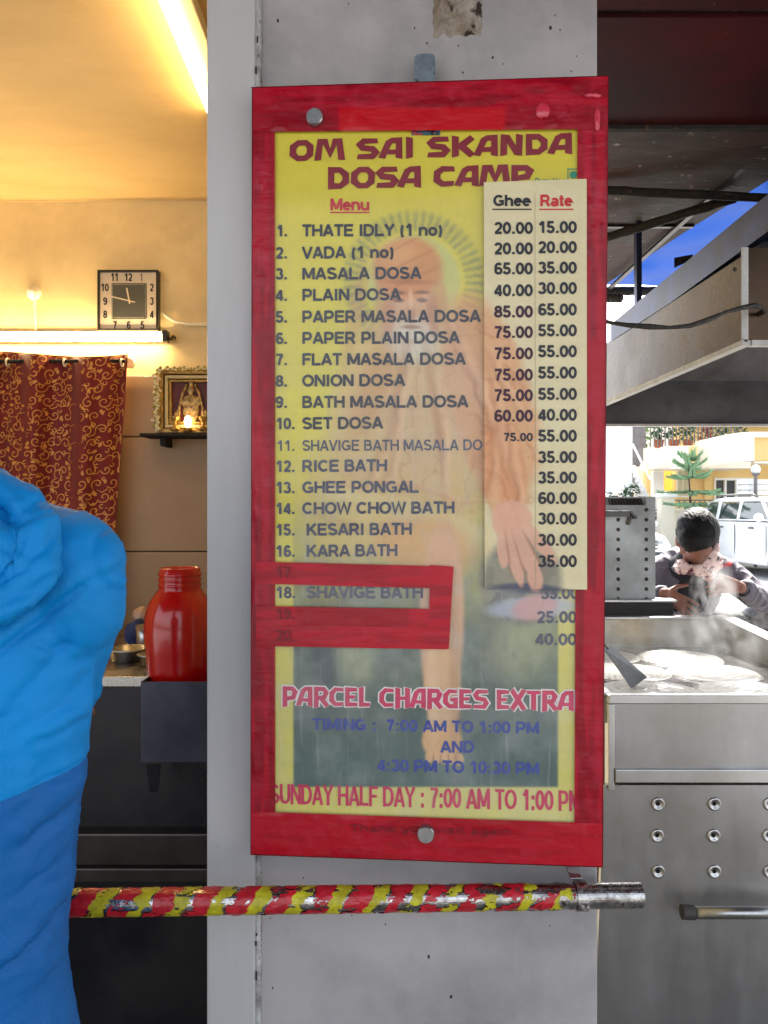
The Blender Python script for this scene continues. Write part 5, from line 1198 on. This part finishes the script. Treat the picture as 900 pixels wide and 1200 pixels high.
jm=M('jacket_grey',C(92,86,98),C(78,72,84),10,rough=.65,bump=.25,bscale=45,sheen=.2)
def wr2(c,n):
    r=1-abs(mn.noise(Vector((c.x*9+c.z*6,c.y*7,c.z*9-c.x*6)))*2.2); r2=1-abs(mn.noise(Vector((c.x*22,c.y*12,c.z*16+3)))*2.0)
    return .007*max(0,r)**3+.004*max(0,r2)**3-.002+.0025*mn.noise(c*30)
def keep2(c):
    if c.z<.80: return False
    # open front showing the black shirt
    if c.y<3.66 and c.z<1.30 and abs(c.x-(1.445+.0*(1.2-c.z)))<(.058+.10*max(0,1.22-c.z)) and c.x<1.535 and c.x>1.345: return False
    return True
addpart('jacket',skin_mesh(j2,.006,6,wr2,keep2),jm,mp2,.005)
sh2=[]
cap_(sh2,(1.46,3.69,1.19),(1.46,3.84,1.0),.14,.145,(1.08,.78,1)); E_(sh2,(1.45,3.64,1.23),(.115,.10,.085)); cap_(sh2,(1.45,3.60,1.27),(1.45,3.68,1.2),.075,.09); cap_(sh2,(1.46,3.84,1.0),(1.46,3.9,.85),.145,.15,(1.05,.8,1))
addpart('shirt',skin_mesh(sh2,.008,5,lambda c,n:.004*mn.noise(c*18)),M('shirt_black',C(24,24,30),C(34,34,42),14,rough=.8),mp2)
tr2=[]
for s in (-1,1): cap_(tr2,(1.46+s*.085,3.92,.9),(1.46+s*.11,3.9,.47),.095,.075); cap_(tr2,(1.46+s*.11,3.9,.47),(1.46+s*.11,3.95,.12),.075,.06)
addpart('trousers',skin_mesh(tr2,.009,5,lambda c,n:.004*mn.noise(c*14)),M('trouser_dark',C(44,44,52),rough=.8),mp2)
sh=[]
for s in (-1,1): E_(sh,(1.46+s*.11,3.88,.052),(.05,.14,.052))
addpart('shoes',skin_mesh(sh,.008,3),blk,mp2)
# cuffs (black lining) and red emblem on the chest
for w_,e_,nm in ((wR,Vector(eR),'cuff'),(wL,Vector(eL),'cuff')):
    dd=(w_-e_).normalized(); s_=w_-dd*.03
    if w_ is wL: s_=w_-dd*.028
    o=MB().tube([s_-dd*.02,s_,s_+dd*.008],[.036,.036,.033],20).build(nm,M('cuff_black',C(26,26,30),rough=.8),mp2,smooth=True)
from mathutils.bvhtree import BVHTree
jo_=[o for o in kids(mp2) if o.name.startswith('jacket')][0]
bvh=BVHTree.FromPolygons([v.co+OFF[mp2] for v in jo_.data.vertices],[tuple(p.vertices) for p in jo_.data.polygons])
def on_jacket(px,py):
    o_=Vector((0,0,CAMZ)); d_=(P(px,py,1)-o_).normalized(); h_=bvh.ray_cast(o_,d_); return (h_[0]+h_[1]*.003*(1 if h_[1].dot(d_)<0 else -1)) if h_[0] else None
em_=MB(); nn=8; gp_={}
for j in range(nn+1):
    for i in range(nn+1):
        gp_[i,j]=on_jacket(846+11*i/nn+2*(j/nn), 664-(8*j/nn)*(i/nn)-1.5*j/nn)
for j in range(nn):
    for i in range(nn):
        q_=[gp_[i,j],gp_[i+1,j],gp_[i+1,j+1],gp_[i,j+1]]
        if all(q_) and max((a_-b_).length for a_ in q_ for b_ in q_)<.03: em_.add(q_,[(0,1,2,3)])
if em_.v: em_.build('chest_emblem',M('emblem_red',C(190,24,30),rough=.6),mp2,smooth=True)

# ================================================================== STREET BEHIND
cream=M('cream_render',C(246,240,224),C(238,230,210),1,rough=.8,bump=.05,bscale=10)
ochre=M('ochre_render',C(236,204,140),C(228,194,128),1,rough=.8,bump=.05,bscale=10)
white=M('white_render',C(246,246,244),C(238,236,232),1,rough=.8)
glass=M('window_glass',C(60,62,66),rough=.1,spec=.8)
railm=M('rail_iron',C(110,108,106),rough=.6)
HD=20.0
hs_=thing('apartment_house','ochre house with curved cream balcony and white framed window across the street','house',(9,HD+2,0))
def bxp(mb,px0,px1,py0,py1,d,depth):       # box whose front face is seen at these pixels at distance d
    a=P(px0,py1,d); b=P(px1,py0,d); mb.box(a.x,b.x,d,d+depth,a.z,b.z); return mb
m_=MB(); GW=HD+1.4
# ground floor wall with opening for window and recess
for r_ in ((778,792,545,640,1.5),): bxp(m_,792,837,540,640,GW,.3)
bxp(m_,837,884,540,560,GW,.3); bxp(m_,837,884,587,640,GW,.3); bxp(m_,884,1300,440,640,GW,.3); bxp(m_,792,884,440,539.9,GW,.3)
bxp(m_,758,778,552,640,GW+.2,.3)
m_.build('wall',ochre,hs_)
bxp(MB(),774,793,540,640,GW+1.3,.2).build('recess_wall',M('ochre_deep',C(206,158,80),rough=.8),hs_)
bxp(MB(),766,778,552,640,GW-.05,.35).build('column',white,hs_)
bxp(MB(),826,835,548,600,GW-.12,.3).build('column',ochre,hs_)
# balcony slab + curved parapet
def curvepar(px0,px1,top0,top1,bot0,bot1,d0_,d1_,mat,nm,n=16,bulge=.8):
    m_=MB(); vs=[]
    for i in range(n+1):
        q=i/n; px=px0+(px1-px0)*q; d=d0_+(d1_-d0_)*q-bulge*math.sin(math.pi*q*.5); tp_=top0+(top1-top0)*math.sin(q*math.pi/2); bt=bot0+(bot1-bot0)*math.sin(q*math.pi/2)
        a=P(px,tp_,d); b=P(px,bt,d); vs+=[a,b,Vector((a.x,a.y+.2,a.z)),Vector((b.x,b.y+.2,b.z))]
    fs=[]
    for i in range(n):
        k=i*4; fs+=[(k,k+1,k+5,k+4),(k+2,k+6,k+7,k+3),(k,k+4,k+6,k+2),(k+1,k+3,k+7,k+5)]
    fs+=[(0,2,3,1),(n*4,n*4+1,n*4+3,n*4+2)]
    return m_.add(vs,fs).build(nm,mat,hs_)
curvepar(757,818,525,522,552,549,GW-.6,GW-1.6,cream,'balcony_parapet',bulge=.3)
curvepar(818,884,517,506,549,540,GW-1.7,GW-1.9,cream,'balcony_parapet',bulge=.6)
bxp(MB(),809,817,523,545,GW-1.98,.1).build('accent_panel',ochre,hs_)
a=P(757,551,GW-.8);b=P(884,543,GW-1.5)
MB().box(a.x+.1,b.x,GW-1.3,GW,a.z+.02,a.z+.2).build('balcony_slab',cream,hs_)
bxp(MB(),884,905,513,540,GW-.8,.6).build('wall',ochre,hs_); bxp(MB(),884,1000,506,512.5,GW-.9,.7).build('band',cream,hs_); bxp(MB(),884,1000,540.5,543,GW-.9,.7).build('band',cream,hs_)
bxp(MB(),757,1300,380,498,GW-.3,.2).build('upper_wall',white,hs_)
for i in range(26):
    px=762+i*4.3; q=i/25; d=GW-1.0-.8*q; bxp(MB(),px,px+1.1,486,524-10*q,d,.03).build('baluster',railm,hs_)
MB().bar(P(758,488,GW-1),P(885,486,GW-1.8),.06,.06).build('top_rail',railm,hs_)
w_=MB(); bxp(w_,837,884,560,562.5,GW-.03,.12); bxp(w_,837,884,585,587,GW-.03,.12); bxp(w_,837,839,562.6,584.9,GW-.03,.12); bxp(w_,849.5,851.5,562.6,584.9,GW-.03,.12); bxp(w_,862.5,864.5,562.6,584.9,GW-.03,.12); bxp(w_,882,884,562.6,584.9,GW-.03,.12)
wf=w_.build('window_frame',white,hs_)
for a_,b_ in ((839.3,849.2),(851.8,862.2),(864.8,881.7)): bxp(MB(),a_,b_,563,584.6,GW+.06,.03).build('pane',glass,wf)
w_=MB(); bxp(w_,793,808,549,551,GW-.05,.04); bxp(w_,793,808,581,583,GW-.05,.04); bxp(w_,793,794.5,551.1,580.9,GW-.05,.04); bxp(w_,806.5,808,551.1,580.9,GW-.05,.04); bxp(w_,800,801,551.1,580.9,GW-.05,.04)
w2=w_.build('window_frame',cream,hs_); bxp(MB(),794.6,799.9,551.2,580.8,GW-.03,.02).build('pane',M('lace_pane',C(206,196,160),rough=.4),w2); bxp(MB(),801.1,806.4,551.2,580.8,GW-.03,.02).build('pane',M('lace_pane2',C(200,190,156),rough=.4),w2)
# potted plants and balcony greenery
def leaf_cloud(mb,c,r,n,s,rnd,squash=1):
    for _ in range(n):
        while True:
            q=Vector((rnd.uniform(-1,1),rnd.uniform(-1,1),rnd.uniform(-1,1)))
            if q.length<1: break
        q=q*(.5+.5*q.length); p=Vector(c)+Vector((q.x*r[0],q.y*r[1],q.z*r[2])); a=Vector((rnd.uniform(-1,1),rnd.uniform(-1,1),rnd.uniform(-.6,.6))).normalized(); b=a.cross(Vector((rnd.uniform(-1,1),rnd.uniform(-1,1),rnd.uniform(-1,1)))).normalized()
        l=s*rnd.uniform(.6,1.3); w=l*.42
        mb.add([p-a*l,p+b*w,p+a*l,p-b*w],[(0,1,2,3)])
leafm=M('leaf_green',C(72,112,58),C(44,78,38),3,rough=.6); leafd=M('leaf_dark',C(50,84,50),C(34,60,36),2,rough=.6)
barkm=M('bark_brown',C(96,78,62),C(70,56,44),8,rough=.9,bump=.4,bscale=30)
rn=random.Random(11)
for i,px in enumerate((772,790,806,828,846,866)):
    c_=P(px,512,GW-.9); pt=thing('potted_plant',['small potted plant at the left end of the balcony','leafy potted plant second from the left on the balcony','low potted plant above the ochre accent panel of the balcony','reddish potted plant in the middle of the balcony','potted plant second from the right on the balcony','potted plant at the right end of the balcony'][i],'plant',(c_.x,c_.y,c_.z-.3),'potted plants on the curved balcony')
    MB().lathe([(0,0),(.1,0),(.14,.22),(.11,.22),(0,.2)],(c_.x,c_.y,c_.z-.3),12).build('pot',M('terracotta',C(168,96,66),rough=.8),pt); f_=MB(); leaf_cloud(f_,(c_.x,c_.y,c_.z+.12),(.25,.2,.28),90,.07,rn); f_.build('foliage',leafm if i!=3 else M('leaf_red',C(150,70,60),rough=.6),pt)
# stair building on the left
st=thing('stair_house','white house with outside stair and tall pillars left of the balcony','house',P(735,640,21))
bxp(MB(),690,731,480,640,22.5,.4).build('wall',white,st)
bxp(MB(),731,741,480,600,20.6,.4).build('pillar',white,st); bxp(MB(),712,718,480,600,20.8,.3).build('pillar',white,st)
bxp(MB(),741.5,757,480,546,21.5,.3).build('shutter_wall',M('shutter_grey',C(112,110,116),C(90,88,94),8,rough=.7),st)
bxp(MB(),731,778,548,640,23,.3).build('wall',M('pale_shade',C(206,204,196),rough=.8),st)
for i in range(12):
    px=742+i*2.6; py=545+i*5.5
    bxp(MB(),px,px+2.8,py,py+9,20.4,.8).build('stair_tread',white,st)
MB().bar(P(741,520,20.3),P(762,562,20.3),.05,.05).build('handrail',white,st)
# far houses / street block to close the view
fb=thing('far_house','long pale house far behind the ochre one','house',P(800,600,34))
bxp(MB(),500,1500,430,625,34,4).build('wall',M('far_cream',C(226,222,214),rough=.8),fb)
for i in range(12): bxp(MB(),560+i*40,572+i*40,540,575,33.95,.04).build('window',glass,fb)
# trees
def tree(c,h,r,label,n,s,mat,rnd,nm='leafy_tree'):
    t_=thing(nm,label,'tree',c); x,y,z=c
    tb=MB().tube([(x,y,z),(x+.05,y,z+h*.3),(x-.04,y,z+h*.6),(x,y,z+h*.85)],[h*.035,h*.028,h*.02,h*.008],8)
    for k in range(7):
        a=k*2.4; zz=z+h*(.35+.07*k); tb.tube([(x,y,zz),(x+math.cos(a)*r*.4,y+math.sin(a)*r*.4,zz+h*.08),(x+math.cos(a)*r*.8,y+math.sin(a)*r*.8,zz+h*.2)],[h*.014,h*.01,h*.004],6)
    tb.build('trunk',barkm,t_); f_=MB()
    for k in range(14):
        a=rnd.uniform(0,6.28); q=rnd.uniform(.2,.8); leaf_cloud(f_,(x+math.cos(a)*r*q,y+math.sin(a)*r*q,z+h*rnd.uniform(.55,.95)),(r*.42,r*.42,h*.13),n//14,s,rnd)
    f_.build('crown',mat,t_); return t_
p=P(724,0,19.7); tree((p.x,19.7,.1),2.0,.7,'small dark green bush tree at the foot of the white stair',1400,.07,leafd,rn)
p=P(752,0,20.2); tree((p.x,20.2,.1),1.7,.45,'slim green shrub tree in front of the stair flight',900,.06,leafd,rn)
p=P(700,0,27); tree((p.x-1,27,0),7,2.6,'tall leafy tree behind the white stair house',2600,.16,leafm,rn)
# norfolk pine
pb=P(811,0,17.6)
np_=thing('norfolk_pine','young norfolk pine with flat tiers of branches before the ochre house','tree',(pb.x,17.6,.1))
tz=P(806,537,17.6).z
MB().tube([(pb.x,17.6,.1),(pb.x+.02,17.6,1.1),(pb.x-.05,17.6,1.9),(P(806,537,17.6).x,17.6,tz)],[.045,.035,.025,.008],8).build('trunk',barkm,np_)
nf=MB(); br=MB()
for ti,(py,rad) in enumerate(((540,.28),(549,.42),(560,.62),(576,.75),(590,.85))):
    z=P(0,py,17.6).z; cx_=pb.x+(-.05 if py<560 else .0)
    for k in range(7):
        a=k*6.283/7+ti*.5; a+=rn.uniform(-.3,.3); rj=rad*rn.uniform(.6,1.1); e=Vector((cx_+math.cos(a)*rj,17.6+math.sin(a)*rj,z+.10-.12*(ti>2)+rn.uniform(-.12,.14)))
        s0=Vector((cx_,17.6,z)); br.tube([s0,(s0+e)/2-Vector((0,0,.03)),e],[.012,.009,.004],5)
        for q_ in range(16):
            q=(q_+2)/17; pnt=s0+(e-s0)*q-Vector((0,0,.03*math.sin(q*3.14))); 
            for sgn in (-1,1):
                for dz in (rn.uniform(-.03,0),rn.uniform(.02,.06)):
                    pr=Vector((-math.sin(a),math.cos(a),.1)).normalized()*sgn*.11*(1.1-q*.6)+(e-s0).normalized()*.06+Vector((0,0,dz)); nf.add([pnt,pnt+pr*.5+Vector((0,0,.018)),pnt+pr,pnt+pr*.5-Vector((0,0,.018))],[(0,1,2,3)])
br.build('branches',barkm,np_); nf.build('needles',M('needle_green',C(136,168,132),C(100,136,96),3,rough=.6),np_)
# compound wall, fence, gate pillars
cw=thing('compound_wall','low cream garden wall with dark railing before the ochre house','wall',P(850,640,18.6))
a=P(781,599,18.6);b=P(1100,599,18.6)
MB().box(a.x,b.x,18.6,18.8,.0,a.z).build('wall_base',cream,cw); MB().box(a.x-.05,b.x,18.55,18.85,a.z+.002,a.z+.07).build('coping',cream,cw)
for i in range(34):
    x=a.x+.1+i*.125; MB().box(x-.012,x+.012,18.69,18.71,a.z+.072,a.z+.25).build('picket',railm,cw)
MB().box(a.x,a.x+4.4,18.68,18.72,a.z+.251,a.z+.28).build('rail',railm,cw)
for i,(px,lb) in enumerate(((700,'square cream gate pillar with pale cap by the stair house'),(781,'square cream gate pillar with pale cap beside the railing end'))):
    g_=thing('gate_pillar',lb,'pillar',P(px,640,18.3),'gate pillars of the garden wall'); x=P(px,0,18.3).x; z=P(0,583,18.3).z
    MB().box(x-.16,x+.16,18.2,18.5,0,z).build('shaft',cream,g_); MB().box(x-.22,x+.22,18.14,18.56,z+.001,z+.07).build('cap',white,g_); MB().add([(x-.2,18.16,z+.072),(x+.2,18.16,z+.072),(x+.2,18.54,z+.072),(x-.2,18.54,z+.072),(x,18.35,z+.16)],[(0,1,4),(1,2,4),(2,3,4),(3,0,4)]).build('cap_top',white,g_)
gl_=thing('globe_lamp','round glass globe lamp on a short post above the car','lamp',P(886,600,18.2))
c_=P(885.5,550,18.2); MB().cyl((c_.x,18.2,.1),(c_.x,18.2,c_.z-.13),.04).build('post',railm,gl_); MB().lathe([(.04,0),(.09,.02),(.09,.05),(.05,.06)],(c_.x,18.2,c_.z-.15),16).build('collar',railm,gl_); MB().ell(c_,(.115,.115,.115),20,14).build('globe',M('globe_glass',C(206,210,214),rough=.15,coat=.6),gl_,smooth=True)
mb_=thing('meter_cabinet','white stacked meter boxes on the garden wall behind the car','cabinet',P(885,590,18.4))
for i in range(3):
    for j in range(4):
        x0=P(868+j*8.6,0,18.4).x; x1=P(876+j*8.6,0,18.4).x; z1=P(0,562+i*6.4,18.4).z; z0=P(0,567.8+i*6.4,18.4).z
        MB().box(x0,x1,18.32+.03*(j%2),18.6,z0,z1).build('meter_box',white,mb_,bevel=.01)
MB().box(P(868,0,18.4).x,P(902,0,18.4).x,18.36,18.6,1.2,P(0,582,18.4).z).build('plinth',cream,mb_)
# ------------------------------------------------------------------ cars
def car(name,label,loc,rz,L_,W_,H_,belt,paint,suv=True):
    c=thing(name,label,'car',loc,'cars parked across the street',rz)
    hw=W_/2; hl=L_/2
    # body side profile (x forward)
    prof=[(-hl,.35),(-hl-.02,.62),(-hl+.03,belt-.05),(-hl+.08,belt),(hl-1.15,belt-.02),(hl-.35,belt-.16),(hl-.06,belt-.32),(hl,.6),(hl-.02,.32)]
    bot=[(hl-.35,.22)]
    for cx_,r_ in ((hl-.82,.38),(-hl+.78,.38)):
        for k in range(9):
            a=math.pi*k/8; bot.append((cx_+math.cos(a)*r_,.24+math.sin(a)*r_))
    bot.append((-hl+.2,.24))
    poly=prof+bot
    bmx=bmesh.new(); f0=[bmx.verts.new((x,-hw+(0.06 if z>belt-.06 else 0),z)) for x,z in poly]; f1=[bmx.verts.new((x,hw-(0.06 if z>belt-.06 else 0),z)) for x,z in poly]
    bmx.faces.new(f0); bmx.faces.new(f1[::-1]); n=len(poly)
    for i in range(n): bmx.faces.new((f0[i],f1[i],f1[(i+1)%n],f0[(i+1)%n]))
    bmesh.ops.recalc_face_normals(bmx,faces=bmx.faces); me=bpy.data.meshes.new('body'); bmx.to_mesh(me); bmx.free(); me.materials.append(paint)
    link('body',me,c,.05)
    # greenhouse pillars/roof
    xs=[(-hl+.12,belt),(-hl+.42,H_-.10),(-hl+.75,H_),(hl-2.0,H_),(hl-1.65,H_-.08),(hl-1.08,belt-.02)]
    roof=MB(); iw=hw-.16
    roof.prism([(-hl+.38,H_-.11),(-hl+.75,H_-.02),(-hl+1.2,H_),(hl-2.2,H_),(hl-1.85,H_-.04),(hl-1.62,H_-.11)],'y',-iw,iw); roof.build('roof',paint,c,local=True,bevel=.03)
    for s in (-1,1):
        y0=s*(hw-.07); y1=s*(iw-.0)
        def side(poly,t,nm,mat,o_=0):
            def yy(z): q=(z-belt)/(H_-.1-belt); return y0+(y1-y0)*q
            m_=MB(); v=[(x,yy(z)+s*o_,z) for x,z in poly]+[(x,yy(z)+s*(o_-t),z) for x,z in poly]; k=len(poly)
            m_.add(v,[tuple(range(k)),tuple(range(2*k-1,k-1,-1))]+[(i,(i+1)%k,k+(i+1)%k,k+i) for i in range(k)]); return m_.build(nm,mat,c,local=True,bevel=.006 if nm!='window' else 0)
        zt_=H_-.10
        sp=[(-hl+.14,belt+.001),(-hl+.40,zt_)]; cols=[-hl+.98,-hl+1.88,hl-1.72]
        glassd=M('car_glass',C(58,66,70),rough=.08,spec=.9,coat=.6)
        wt=zt_-.03; wb=belt+.03
        side([(-hl+.30,wb),(-hl+.92,wb),(-hl+.92,wt),(-hl+.5,wt)],.01,'window',glassd)
        side([(-hl+1.04,wb),(-hl+1.83,wb),(-hl+1.83,wt),(-hl+1.04,wt)],.01,'window',glassd)
        side([(-hl+1.93,wb),(hl-1.22,wb),(hl-1.68,wt),(-hl+1.93,wt)],.01,'window',glassd)
        for pl_ in ([(-hl+.12,belt),(-hl+.30,belt),(-hl+.5,zt_),(-hl+.38,zt_)],[(-hl+.92,belt),(-hl+1.04,belt),(-hl+1.04,zt_),(-hl+.92,zt_)],[(-hl+1.83,belt),(-hl+1.93,belt),(-hl+1.93,zt_),(-hl+1.83,zt_)],[(hl-1.22,belt),(hl-1.10,belt),(hl-1.60,zt_),(hl-1.68,zt_)],[(-hl+.3,belt),(hl-1.22,belt),(hl-1.25,wb),(-hl+.31,wb)]): side(pl_,.03,'window_pillar',paint,.012)
        if suv:
            MB().tube([(-hl+.7,s*(iw-.05),H_-.02),(-hl+.85,s*(iw-.05),H_+.05),(hl-2.1,s*(iw-.05),H_+.05),(hl-1.9,s*(iw-.05),H_-.02)],.022,8).build('roof_rail',railm,c,local=True,smooth=True)
        MB().ell((hl-1.32,s*(hw+.09),belt+.07),(.07,.10,.085),12,8).build('mirror',paint,c,local=True,smooth=True)
        for x in (hl-1.98+.12,-hl+1.2): MB().box(x,x+.16,s*(hw)-.012+ (0 if s<0 else 0),s*hw+.012,belt-.16,belt-.12).build('door_handle',railm,c,local=True)
        for x in (-hl+1.0,-hl+1.88,hl-1.22): MB().box(x-.005,x+.005,min(s*(hw+.002),s*(hw-.01)),max(s*(hw+.002),s*(hw-.01)),.42,belt-.08).build('door_gap',mt['gap'],c,local=True)
        for cx_ in (hl-.82,-hl+.78):
            w_=MB().lathe([(.21,-.1),(.31,-.1),(.335,-.06),(.335,.06),(.31,.1),(.21,.1)],(cx_,s*(hw-.11),.335),28,'y',closed=True).build('tyre',M('tyre_rubber',C(34,34,34),rough=.85),c,local=True,smooth=True)
            rim=MB().lathe([(0,.06*1),(.05,.06),(.2,.03),(.212,.06)],(cx_,s*(hw-.11),.335),20,'y') if s<0 else MB().lathe([(0,-.06),(.05,-.06),(.2,-.03),(.212,-.06)],(cx_,s*(hw-.11),.335),20,'y')
            rim.build('rim',railm,w_,local=True)
        MB().ell((hl-.1,s*(hw-.25),.74),(.10,.17,.09),12,8).build('headlight',M('lamp_glass',C(206,210,214),rough=.1),c,local=True,smooth=True)
        MB().box(-hl-.035,-hl+.1,s*(hw-.12)-.07,s*(hw-.12)+.07,.75,belt-.05).build('tail_light',M('tail_red',C(150,20,20),rough=.2),c,local=True,bevel=.02)
    gd=M('screen_glass',C(60,68,72),rough=.08,spec=.9)
    MB().add([(hl-1.1,-hw+.12,belt-.01),(hl-1.1,hw-.12,belt-.01),(hl-1.64,iw-.04,H_-.11),(hl-1.64,-iw+.04,H_-.11)],[(0,1,2,3)]).build('windscreen',gd,c,local=True)
    MB().add([(-hl+.13,-hw+.12,belt+.02),(-hl+.13,hw-.12,belt+.02),(-hl+.40,iw-.04,H_-.12),(-hl+.40,-iw+.04,H_-.12)],[(0,1,2,3)]).build('rear_window',gd,c,local=True)
    for k in range(3): MB().box(hl-.03,hl+.012,-.5,.5,.52+k*.07,.55+k*.07).build('grille_bar',railm,c,local=True)
    MB().box(hl-.04,hl+.03,-hw+.1,hw-.1,.3,.46).build('bumper',M('bumper_dark',C(70,70,72),rough=.6),c,local=True,bevel=.02)
    MB().box(-hl-.05,-hl+.04,-hw+.1,hw-.1,.32,.5).build('bumper',M('bumper_dark2',C(70,70,72),rough=.6),c,local=True,bevel=.02)
    return c
cpaint=M('white_car_paint',C(238,240,242),rough=.2,coat=.8)
car('parked_suv','white SUV with roof rails parked facing right behind the man',(8.28,15.9,.2),R(-87),4.3,1.82,1.62,1.12,cpaint)
car('parked_car','white hatchback parked nose towards us left of the man',(5.22,17.9,.2),R(-90),3.7,1.6,1.45,.95,cpaint,False)
# ------------------------------------------------------------------ motorcycle glimpsed at right
mc=thing('parked_motorcycle','dark motorcycle parked behind the griddle at the right edge','motorcycle',(2.6,5.3,0),rz=R(-25))
rub=M('moto_rubber',C(28,28,28),rough=.8); pm_=M('moto_black',C(30,30,34),rough=.25,coat=.6); 
for x in (-.62,.62):
    w_=MB().lathe([(.24,-.04),(.29,-.045),(.305,0),(.29,.045),(.24,.04)],(x,0,.305),28,'y',closed=True).build('wheel',rub,mc,local=True,smooth=True)
    sp2=MB()
    for k in range(10):
        a=k*.628; sp2.cyl((x,0,.305),(x+math.cos(a)*.24,0,.305+math.sin(a)*.24),.006,n=6)
    sp2.cyl((x,-.05,.305),(x,.05,.305),.04); sp2.build('spokes',mt['stud'],w_,local=True)
b_=MB().ell((.12,0,.78),(.25,.13,.12),20,12); b_.build('fuel_tank',pm_,mc,local=True,smooth=True)
MB().prism([(-.72,.78),(-.66,.84),(-.1,.80),(-.08,.74),(-.62,.71)],'y',-.12,.12).build('seat',rub,mc,local=True,bevel=.03)
MB().tube([(.62,0,.305),(.45,0,.85),(.42,0,.98)],.025,10).build('fork',mt['stud'],mc,local=True)
MB().tube([(.30,-.34,1.0),(.40,-.12,1.02),(.42,0,.99),(.40,.12,1.02),(.30,.34,1.0)],.013,8).build('handlebar',mt['stud'],mc,local=True,smooth=True)
MB().box(-.16,.24,-.11,.11,.28,.62).build('engine',mt['ledge'],mc,local=True,bevel=.03)
MB().tube([(.1,.12,.35),(-.3,.15,.3),(-.75,.16,.38)],[.02,.035,.04],10).build('exhaust',mt['stud'],mc,local=True,smooth=True)
MB().tube([(-.62,.06,.305),(-.3,.06,.5),(.0,.06,.6)],.018,8).build('frame',pm_,mc,local=True)
MB().lathe([(0,.0),(.08,.0),(.085,.06),(.03,.12),(0,.13)],(.52,0,.9),18,'x').build('headlight',M('moto_lamp',C(210,206,190),rough=.1),mc,local=True,smooth=True)
MB().tube([(.36,-.16,1.0),(.35,-.2,1.12)],.006,6).ell((.35,-.22,1.15),(.02,.06,.04),12,8).build('mirror',rub,mc,local=True,smooth=True)

# ------------------------------------------------------------------ steam
def steam(name,c,r,label,dens,seed):
    m=bpy.data.materials.new('steam'); m.use_nodes=True; t=m.node_tree; t.nodes.clear(); L=t.links.new
    out=nd(t,'ShaderNodeOutputMaterial'); v=nd(t,'ShaderNodeVolumePrincipled'); v.inputs['Color'].default_value=(1,1,1,1); v.inputs['Anisotropy'].default_value=.2
    tc=nd(t,'ShaderNodeTexCoord'); vm=nd(t,'ShaderNodeVectorMath',operation='DIVIDE'); vm.inputs[1].default_value=r; L(tc.outputs['Object'],vm.inputs[0])
    ln=nd(t,'ShaderNodeVectorMath',operation='LENGTH'); L(vm.outputs[0],ln.inputs[0])
    mr=nd(t,'ShaderNodeMapRange'); mr.inputs[1].default_value=1; mr.inputs[2].default_value=.3; L(ln.outputs['Value'],mr.inputs[0])
    mp=nd(t,'ShaderNodeMapping'); mp.inputs['Location'].default_value=(seed,seed*2,0); mp.inputs['Scale'].default_value=(1,1,.6); L(tc.outputs['Object'],mp.inputs[0])
    n=nd(t,'ShaderNodeTexNoise'); n.inputs['Scale'].default_value=15; n.inputs['Detail'].default_value=5; n.inputs['Distortion'].default_value=.9; L(mp.outputs[0],n.inputs['Vector'])
    r2=nd(t,'ShaderNodeMapRange'); r2.inputs[1].default_value=.47; r2.inputs[2].default_value=.68; r2.inputs[4].default_value=dens; L(n.outputs[0],r2.inputs[0])
    mu=nd(t,'ShaderNodeMath',operation='MULTIPLY'); L(mr.outputs[0],mu.inputs[0]); L(r2.outputs[0],mu.inputs[1]); L(mu.outputs[0],v.inputs['Density']); L(v.outputs[0],out.inputs['Volume'])
    o=MB().ell((0,0,0),r,20,12).build(name,m); o.location=c; o['kind']='stuff'; tag(o,label,'steam'); return o
steam('steam',(1.36,3.17,1.15),(.10,.10,.19),'wisps of white steam rising in front of the man',13,1.3)
steam('steam',(1.32,2.95,1.02),(.24,.26,.14),'low white steam drifting over the dosas on the right of the griddle',5,4.1)
